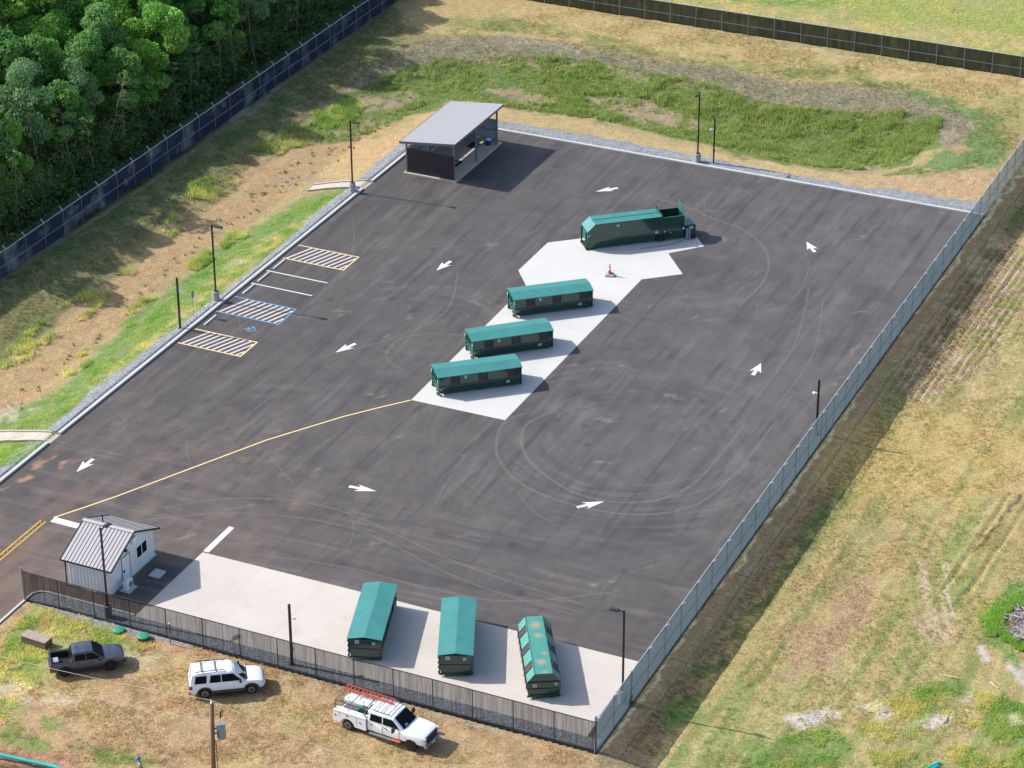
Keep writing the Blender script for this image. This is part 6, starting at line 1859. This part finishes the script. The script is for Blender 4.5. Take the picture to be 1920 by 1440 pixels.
    for s in (-1, 1):
        b = MB(); b.ball((.10, s * .097, 1.65), .026, sx=.7, sy=.4, n=8, k=6); b.build('ear', skin, root)
        b = MB(); b.ball((.09 + (.03 if s > 0 else 0), s * .13, .05), .10, sx=1.5, sy=.55, sz=.6, n=12, k=8); b.build('boot', M['plastic_black'], root)
    return root


person()
# ------------------------------------------------------------------ vegetation
RS = np.random.RandomState(11)


def blades(pos, h, n, spread, width, cols, seed=0, lean=.5):
    """pos (k,3), h (k,), n blades each; returns V,F,C of thin triangles"""
    rs_ = np.random.RandomState(seed); k = len(pos)
    base = np.repeat(pos, n, 0); H = np.repeat(h, n) * rs_.uniform(.55, 1.15, k * n)
    a = rs_.uniform(0, 2 * PI, k * n); r = np.sqrt(rs_.uniform(0, 1, k * n)) * np.repeat(spread, n)
    base[:, 0] += r * np.cos(a); base[:, 1] += r * np.sin(a)
    t = rs_.uniform(0, 2 * PI, k * n); wv = np.stack([np.cos(t), np.sin(t), np.zeros_like(t)], 1) * (width * rs_.uniform(.6, 1.3, k * n))[:, None]
    la = rs_.uniform(0, 2 * PI, k * n); ll = lean * H * rs_.uniform(.2, 1, k * n)
    tip = base + np.stack([ll * np.cos(la), ll * np.sin(la), H], 1)
    V = np.empty((k * n * 3, 3)); V[0::3] = base - wv; V[1::3] = base + wv; V[2::3] = tip
    V[0::3, 2] -= .03; V[1::3, 2] -= .03
    Fq = np.arange(k * n * 3).reshape(-1, 3)
    cc = np.repeat(cols, n, 0) * rs_.uniform(.75, 1.25, (k * n, 1))
    Cc = np.repeat(cc, 3, 0)
    return V, Fq, Cc


def scatter_px(n, poly, seed, z=-.4, dens=None):
    """points on the ground inside a surveyed outline (pixel polygon projected to the terrain)"""
    W_ = np.array([P(a, b_, z) for a, b_ in poly]); rs_ = np.random.RandomState(seed)
    lo, hi = W_.min(0), W_.max(0); out = []
    while sum(len(o) for o in out) < n:
        q = rs_.uniform(lo, hi, (n * 3, 2))
        sd = poly_sd(q[:, 0], q[:, 1], [tuple(w_) for w_ in W_])
        ok = sd > 0
        if dens is not None: ok &= rs_.uniform(0, 1, len(q)) < dens(q[:, 0], q[:, 1])
        if not ok.any(): break
        out.append(q[ok])
    q = np.concatenate(out)[:n]
    zz = hgt(q[:, 0], q[:, 1]) + rough_h(q[:, 0], q[:, 1])
    return np.column_stack([q, zz])


def lerp_cols(n, a, b_, seed, m=None):
    t = np.random.RandomState(seed).uniform(0, 1, (n, 1)) if m is None else m[:, None]
    return np.array(a) * (1 - t) + np.array(b_) * t


parts = []
# tall basin grass
REED = [(565, 238), (640, 182), (760, 135), (830, 115), (960, 118), (1100, 130), (1280, 163), (1400, 195), (1500, 215), (1600, 225), (1700, 228), (1765, 236), (1755, 272), (1705, 310), (1600, 324), (1480, 310), (1380, 284), (1300, 264), (1150, 226), (1000, 205), (900, 196), (840, 192), (760, 222), (660, 262), (600, 266)]
dens = lambda x, y: (smooth(.30, .62, fbm(x, y, .45, 91, 5)) * .85 + .15) * (.25 + .75 * smooth(-60, -46, x))
pos = scatter_px(12000, REED, 1, -.9, dens)
# leave the bare patches open
for q in ([(895, 165), (1000, 166), (1060, 198), (960, 194)], [(1080, 178), (1200, 188), (1290, 216), (1270, 243), (1130, 208)], [(1290, 220), (1330, 230), (1310, 250), (1285, 240)], [(640, 190), (770, 165), (800, 186), (690, 225)]):
    Wq = [P(a, b_, -1.1) for a, b_ in q]; sd = poly_sd(pos[:, 0], pos[:, 1], Wq)
    pos = pos[(sd < .2) | (np.random.RandomState(3).uniform(0, 1, len(pos)) < .12)]
nz = fbm(pos[:, 0], pos[:, 1], .4, 93, 3)
V, Fq, Cc = blades(pos, .22 + .42 * smooth(.35, .7, nz), 8, np.full(len(pos), .24), .035, 1.55 * lerp_cols(len(pos), C(124, 154, 76), C(186, 194, 116), 5), 2, .8)
tag(np_mesh('tall_basin_grass', V, Fq, M['grass'], Cc), 'tall bright green reedy grass filling the basin behind the lot', 'grass', kind='stuff')

# edge weeds of the sandy floor, grassy bank
sets = []
for (poly, n, hh, ca, cb, sd_, dn) in (
    ([(0, 800), (80, 765), (150, 700), (240, 622), (330, 540), (420, 468), (500, 418), (560, 378), (640, 358), (600, 402), (520, 470), (420, 540), (330, 622), (170, 742), (100, 808), (0, 830)], 8000, .16, C(120, 158, 66), C(176, 176, 100), 21, lambda x, y: smooth(.35, .6, fbm(x, y, .5, 71, 4))),
    ([(105, 700), (150, 690), (330, 520), (470, 430), (440, 420), (300, 520), (190, 610), (100, 690)], 900, .45, C(124, 150, 60), C(180, 184, 96), 22, lambda x, y: smooth(.5, .62, fbm(x, y, .45, 72, 3))),
    ([(0, 655), (60, 600), (180, 520), (240, 470), (300, 430), (340, 360), (420, 300), (540, 235), (640, 165), (690, 190), (620, 250), (540, 268), (450, 330), (380, 385), (280, 470), (180, 570), (80, 650), (0, 680)], 2400, .5, C(110, 140, 62), C(176, 180, 100), 23, lambda x, y: smooth(.50, .64, fbm(x, y, .35, 73, 4))),
    ([(0, 540), (140, 450), (270, 362), (430, 240), (570, 140), (740, 10), (760, 80), (640, 170), (470, 300), (300, 420), (150, 540), (0, 640)], 7000, .14, C(104, 128, 66), C(164, 158, 104), 24, None),
    ([(640, 160), (760, 90), (850, 68), (1080, 85), (1340, 126), (1500, 158), (1640, 165), (1760, 190), (1815, 225), (1810, 260), (1700, 232), (1500, 212), (1280, 158), (1100, 126), (830, 112), (700, 165)], 9000, .13, C(134, 132, 96), C(186, 172, 146), 25, None),
    ([(840, 60), (1100, 20), (1280, 50), (1467, 86), (1700, 122), (1910, 150), (1910, 290), (1860, 310), (1800, 330), (1650, 335), (1760, 290), (1830, 235), (1760, 188), (1500, 155), (1200, 105), (960, 66)], 9000, .12, C(136, 152, 76), C(196, 178, 112), 26, lambda x, y: smooth(.35, .6, fbm(x, y, .3, 74, 4))),
    ([(1240, 0), (1920, 0), (1920, 130), (1740, 116), (1467, 70), (1280, 36)], 5000, .16, C(140, 160, 70), C(196, 182, 104), 27, lambda x, y: smooth(.35, .6, fbm(x, y, .3, 75, 4))),
    ([(1290, 1440), (1530, 1010), (1680, 790), (1800, 610), (1920, 420), (1920, 1440)], 9000, .13, C(140, 152, 76), C(204, 176, 112), 28, lambda x, y: smooth(.38, .58, fbm(x, y, .35, 76, 4))),
    ([(1180, 1400), (1300, 1240), (1470, 1010), (1640, 770), (1800, 540), (1920, 380), (1920, 440), (1800, 640), (1640, 860), (1480, 1080), (1300, 1330), (1230, 1420)], 4500, .14, C(100, 124, 64), C(156, 138, 100), 29, None),
    ([(0, 1180), (50, 1132), (330, 1205), (620, 1290), (1105, 1425), (1105, 1440), (0, 1440)], 9000, .10, C(176, 156, 96), C(214, 180, 128), 30, lambda x, y: smooth(.35, .6, fbm(x, y, .5, 77, 4))),
    ([(0, 1215), (60, 1140), (230, 1180), (300, 1222), (200, 1236), (90, 1240), (70, 1300), (0, 1370)], 3200, .16, C(132, 160, 68), C(190, 186, 104), 31, lambda x, y: smooth(.40, .56, fbm(x, y, .8, 78, 4))),
    ([(1400, 1395), (1560, 1360), (1700, 1280), (1860, 1300), (1920, 1320), (1920, 1440), (1380, 1440)], 6000, .17, C(112, 156, 58), C(168, 172, 88), 32, lambda x, y: smooth(.45, .6, fbm(x, y, .5, 79, 4))),
    ([(0, 500), (270, 335), (560, 122), (735, -10), (700, -30), (540, 100), (250, 310), (0, 470)], 4200, .45, C(84, 116, 52), C(130, 146, 76), 33, None),
    ([(0, 835), (95, 836), (60, 868), (0, 885)], 900, .16, C(120, 160, 62), C(176, 180, 96), 34, None)):
    pos = scatter_px(n, poly, sd_, -.3, dn)
    m_ = smooth(.35, .65, fbm(pos[:, 0], pos[:, 1], .7, sd_ + 40, 3))
    gc = paint_ground(pos[:, 0], pos[:, 1], pos[:, 2]).c
    tint = lerp_cols(len(pos), ca, cb, 5, m_)
    kk = .55 if hh < .3 else .25
    sets.append(blades(pos, np.full(len(pos), hh), 5, np.full(len(pos), .16), .03, (1.5 if hh < .15 else 2.6) * (gc * kk + tint * (1 - kk)), sd_, 1.3))
off = 0; Vs, Fs, Cs = [], [], []
for V, Fq, Cc in sets:
    Vs.append(V); Fs.append(Fq + off); Cs.append(Cc); off += len(V)
tag(np_mesh('short_grass', np.concatenate(Vs), np.concatenate(Fs), M['grass'], np.concatenate(Cs)), 'short tufted grass and straw covering the open ground', 'grass', kind='stuff')

# small dark weeds on the sand: countable, but tiny, low and scattered as ground cover
sp = [(0, 760), (140, 640), (330, 480), (470, 360), (560, 300), (640, 250), (740, 232), (690, 262), (610, 330), (430, 425), (300, 530), (130, 690), (30, 780)]
pos = scatter_px(85, sp, 44, -1.0)
V, Fq, Cc = blades(pos, np.full(len(pos), .32), 9, np.full(len(pos), .16), .03, lerp_cols(len(pos), C(110, 96, 62), C(120, 128, 70), 9), 45, .9)
tag(np_mesh('sand_weeds', V, Fq, M['grass'], Cc), 'sparse dark weeds dotted over the sandy basin floor', 'weeds', kind='stuff')

# brush pile and the lush grass round it
bx, by = 23.3, 27.4
rs_ = random.Random(5)
root = empty('brush_pile', (bx, by, gh(bx, by)), 0, 'grey heap of dead cut branches at the right edge, ringed by bright grass', 'brush pile')
V, Fm = [], []
n, k = 28, 10
for j in range(k + 1):
    for i in range(n):
        t = 2 * PI * i / n; rr_ = 3.1 * (1 - j / k) ** .7 * (1 + .18 * math.sin(3 * t + 1) + .1 * math.sin(7 * t))
        V.append((rr_ * math.cos(t), rr_ * math.sin(t), -.2 + 1.2 * math.sin(PI / 2 * j / k) * (1 + .2 * math.sin(5 * t + j)) + rs_.uniform(-.1, .1)))
b = MB(); b.v = V
for j in range(k):
    for i in range(n): b.f.append((j * n + i, j * n + (i + 1) % n, (j + 1) * n + (i + 1) % n, (j + 1) * n + i)); b.m.append(0)
b.build('chip_mound', mat('grey_wood_chips', C(150, 138, 138), .95, 0, .4, 6, bmp=.8), root)
b = MB()
for i in range(420):
    t = rs_.uniform(0, 2 * PI); r_ = 3.2 * math.sqrt(rs_.uniform(0, 1)); x, y = r_ * math.cos(t), r_ * math.sin(t)
    z = -.1 + 1.15 * math.cos(min(r_ / 3.2, 1) * PI / 2) ** .8 + rs_.uniform(-.05, .25)
    a, L = rs_.uniform(0, 2 * PI), rs_.uniform(.4, 1.7)
    dx, dy, dz = math.cos(a) * L / 2, math.sin(a) * L / 2, rs_.uniform(-.25, .25) * L
    b.tube([(x - dx, y - dy, z - dz / 2), (x + rs_.uniform(-.1, .1), y + rs_.uniform(-.1, .1), z + .04), (x + dx, y + dy, z + dz / 2)], [rs_.uniform(.02, .05), .03, .012], 5, rs_.choice((0, 0, 1, 2)))
b.build('dead_branches', [mat('grey_branch', C(182, 172, 176), .9, 0, .15, 5), mat('dark_branch', C(104, 90, 84), .9, 0, .15, 5), mat('pale_branch', C(216, 204, 200), .9, 0, .1, 5)], root)
ring = []
rsn = np.random.RandomState(8)
t = rsn.uniform(0, 2 * PI, 2600); r_ = 3.1 + np.abs(rsn.normal(0, .6, 2600)) * (.35 + .9 * (np.sin(2.3 * t + 1) > -.3)); pos = np.column_stack([bx + r_ * np.cos(t), by + r_ * np.sin(t), np.zeros(2600)]); pos[:, 2] = hgt(pos[:, 0], pos[:, 1]) - .02
V, Fq, Cc = blades(pos, np.full(len(pos), .45), 7, np.full(len(pos), .14), .035, 2.0 * lerp_cols(len(pos), C(112, 160, 66), C(164, 190, 92), 5), 12, .9)
tag(np_mesh('lush_grass', V, Fq, M['grass'], Cc), 'vivid green long grass around the brush pile', 'grass', kind='stuff')


# ------------------------------------------------------------------ trees
def leaf_cloud(lobes, n, size, cols, seed, droop=.2):
    """leaf-sized quads through the outer shell of several lobes; lobes: (x,y,z,rx,ry,rz)"""
    rs_ = np.random.RandomState(seed)
    lo = np.array(lobes); vol = (lo[:, 3] * lo[:, 4] * lo[:, 5]) ** .7; pk = rs_.choice(len(lo), n, p=vol / vol.sum())
    d_ = rs_.normal(size=(n, 3)); d_ /= np.linalg.norm(d_, axis=1)[:, None]
    d_[:, 2] = np.where(rs_.uniform(0, 1, n) < .65, np.abs(d_[:, 2]), d_[:, 2])
    rad = rs_.uniform(.55, 1.08, n) ** .6
    # clumps: pull leaves toward twig centres on each lobe
    tw = rs_.normal(size=(n // 60 + 1, 3)); tw /= np.linalg.norm(tw, axis=1)[:, None]
    idx = rs_.randint(0, len(tw), n); d2 = tw[idx] + .26 * d_; d2 /= np.linalg.norm(d2, axis=1)[:, None]
    d_ = np.where(rs_.uniform(0, 1, (n, 1)) < .85, d2, d_)
    c = lo[pk, :3] + d_ * lo[pk, 3:6] * rad[:, None]
    nrm = d_ * .6 + rs_.normal(size=(n, 3)) * .55; nrm[:, 2] += .35; nrm /= np.linalg.norm(nrm, axis=1)[:, None]
    a = np.cross(nrm, rs_.normal(size=(n, 3))); a /= np.linalg.norm(a, axis=1)[:, None]; b_ = np.cross(nrm, a)
    s = size * rs_.uniform(.6, 1.35, n)[:, None]
    V = np.empty((n * 4, 3)); V[0::4] = c - a * s; V[1::4] = c - b_ * s * .55; V[2::4] = c + a * s; V[3::4] = c + b_ * s * .55
    t = rs_.uniform(0, 1, (len(lo), 1))[pk] * .6 + rs_.uniform(0, 1, (n, 1)) * .4
    cc = np.array(cols[0]) * (1 - t) + np.array(cols[1]) * t
    cc = cc * rs_.uniform(.8, 1.2, (n, 1)) * 2.1
    return V, np.arange(n * 4).reshape(-1, 4), np.repeat(cc, 4, 0)


def make_tree(seed, H, cols, n=4200, spread=2.9, low=.42, size=.17, label='', kind='tree', trunk=.17, name='broadleaf_tree'):
    rs_ = random.Random(seed)
    root = empty(name, (0, 0, 0), 0, label, kind)
    b = MB()
    lx, ly = rs_.uniform(-.5, .5), rs_.uniform(-.5, .5)
    pts = [(lx * t * t, ly * t * t, H * .82 * t) for t in (0, .25, .5, .75, 1)]
    b.tube(pts, [trunk * (1 - .75 * t) for t in (0, .25, .5, .75, 1)], 8)
    lobes = []
    for k in range(rs_.randint(20, 26)):
        z = H * (low + (1 - low) * rs_.uniform(.08, .92)); t = z / H
        a = rs_.uniform(0, 2 * PI); w_ = spread * (1 - .75 * abs(t - (low + 1) / 2) / ((1 - low) / 2 + .01)) * rs_.uniform(.45, 1.0)
        x, y = lx * t * t + w_ * math.cos(a), ly * t * t + w_ * math.sin(a); r = rs_.uniform(.5, 1.15) * spread / 2.9
        lobes.append((x, y, z, r, r, r * .75))
        z0 = max(z - w_ * .9, H * .2); t0 = z0 / (H * .82)
        b.tube([(lx * t0 * t0, ly * t0 * t0, z0), ((x + lx) * .5, (y + ly) * .5, (z0 + z) / 2 + .2), (x, y, z)], [trunk * .42, trunk * .25, .02], 6)
    lobes.append((lx, ly, H * .93, spread * .4, spread * .4, spread * .35))
    b.build('trunk', M['bark'], root, smooth=True)
    V, Fq, Cc = leaf_cloud(lobes, n, size, cols, seed)
    np_mesh('crown', V, Fq, M['leaf'], Cc, parent=root)
    return root


GRP = 'trees of the dense wood beyond the left fence'
variants = [
    (1, 13.0, (C(62, 116, 48), C(150, 192, 86)), 5200, 3.5, .40, .19, 'broad bright green broadleaf tree in the wood behind the left fence'),
    (2, 11.5, (C(52, 100, 50), C(124, 168, 84)), 4600, 3.1, .38, .18, 'mid green broadleaf tree packed into the wood behind the left fence'),
    (3, 14.5, (C(56, 104, 56), C(132, 172, 96)), 5200, 3.2, .45, .18, 'tall mid green tree rising in the wood behind the left fence'),
    (4, 9.5, (C(76, 126, 52), C(152, 190, 88)), 3600, 2.6, .34, .17, 'smaller yellow-green tree in the wood behind the left fence'),
    (5, 12.5, (C(86, 122, 78), C(132, 162, 108)), 2400, 2.9, .50, .16, 'thin greyish vine-hung tree in the wood behind the left fence')]
proto = [make_tree(s, H, cols, int(n * 2.6), sp_ * 1.12, lo_ * .62, sz * .84, lb) for (s, H, cols, n, sp_, lo_, sz, lb) in variants]
for p_ in proto: p_['group'] = GRP
used = [False] * 5
rt = random.Random(21)
y = 38.0; spots = []
row = 0
for row, xr in enumerate((-84.6, -88.3, -92.2, -96.4, -101, -106, -111.5, -117.5, -124)):
    y = 36 + rt.uniform(0, 3)
    while y < 176:
        spots.append((xr + rt.uniform(-1.2, 1.2), y, row)); y += rt.uniform(3.4, 5.2) * (1 + row * .06)
cnt = 0
for (x, y, row) in spots:
    px_, py_ = proj(np.array(x), np.array(y), np.array(8.0))
    if not (-140 < px_ < 900 and -260 < py_ < 620): continue
    if row == 0: v = rt.choice((1, 3, 4, 4, 0))
    elif row == 1: v = rt.choice((0, 1, 2, 4, 3))
    else: v = rt.choice((0, 0, 1, 2, 3))
    # the wood thins to bare stems towards the far end
    if y > 100 and row < 2: v = 4
    o = proto[v] if not used[v] else copy_tree(proto[v])
    used[v] = True
    s = rt.uniform(.85, 1.15) * (.88 if row < 2 else 1)
    o.location = (x, y, hgt(x, y) - .1); o.rotation_euler = (0, 0, rt.uniform(0, 2 * PI)); o.scale = (s, s, s * rt.uniform(.92, 1.1))
    cnt += 1
print('trees', cnt)

# leaning bare stems and saplings in the dark edge of the wood
def sapling(seed, H):
    rs_ = random.Random(seed); root = empty('bare_sapling', (0, 0, 0), 0, 'thin pale bare-stemmed sapling at the dark edge of the wood', 'sapling', 'bare saplings along the wood edge')
    b = MB(); x = y = 0; pts = [(0, 0, 0)]; dx, dy = rs_.uniform(-.18, .18), rs_.uniform(-.18, .18)
    for k in range(1, 9):
        x += dx + rs_.uniform(-.12, .12); y += dy + rs_.uniform(-.12, .12); pts.append((x, y, H * k / 8))
    b.tube(pts, [.075 * (1 - .8 * k / 8) + .01 for k in range(9)], 6)
    for k in range(3, 8):
        for q in range(2):
            a = rs_.uniform(0, 2 * PI); L = rs_.uniform(.8, 2.4); p = pts[k]
            m1 = (p[0] + math.cos(a) * L * .5, p[1] + math.sin(a) * L * .5, p[2] + L * .35)
            b.tube([p, m1, (p[0] + math.cos(a + .4) * L, p[1] + math.sin(a + .4) * L, p[2] + L * rs_.uniform(-.2, .9))], [.025, .018, .008], 4)
    b.build('stem', mat('pale_bark', C(128, 122, 106), .9, 0, .2, 5), root)
    V, Fq, Cc = leaf_cloud([(pts[-1][0], pts[-1][1], H * .95, .8, .8, .6), (pts[-3][0] + .5, pts[-3][1], H * .75, .6, .6, .5)], 170, .13, (C(86, 112, 66), C(124, 146, 88)), seed)
    np_mesh('sparse_leaves', V, Fq, M['leaf'], Cc, parent=root)
    return root


sp_ = [sapling(50, 8.5), sapling(51, 6.5), sapling(52, 9.5)]
for i in range(26):
    o = sp_[i] if i < 3 else copy_tree(sp_[i % 3])
    y = 44 + i * 3.1 + rt.uniform(-.8, .8); x = -81.4 + rt.uniform(-1.6, 1.0)
    o.location = (x, y, 0); o.rotation_euler = (R(rt.uniform(-7, 7)), R(rt.uniform(-4, 9)), rt.uniform(0, 2 * PI)); s = rt.uniform(.7, 1.1); o.scale = (s, s, s)

# undergrowth: low leafy tangle that nobody could count
rsn = np.random.RandomState(77); lobes = []
for i in range(950):
    y = rsn.uniform(36, 160); x = -80.0 - abs(rsn.normal(0, 8)); r_ = rsn.uniform(.35, 1.1) * (1 + .6 * (x < -83))
    lobes.append((x, y, r_ * .6, r_ * 1.2, r_ * 1.2, r_ * rsn.uniform(.8, 1.9)))
for i in range(260):      # head-high bushes closing the wood edge
    y = rsn.uniform(38, 160); x = -81.8 - abs(rsn.normal(0, 1.8)); r_ = rsn.uniform(.7, 1.5)
    lobes.append((x, y, rsn.uniform(.8, 3.6), r_, r_, r_ * .8))
V, Fq, Cc = leaf_cloud(lobes, 130000, .15, (C(64, 92, 48), C(112, 136, 74)), 5)
V[:, 2] = np.maximum(V[:, 2], -.05)
tag(np_mesh('undergrowth', V, Fq, M['leaf'], Cc), 'low dark leafy undergrowth and vines at the foot of the wood', 'undergrowth', kind='stuff')
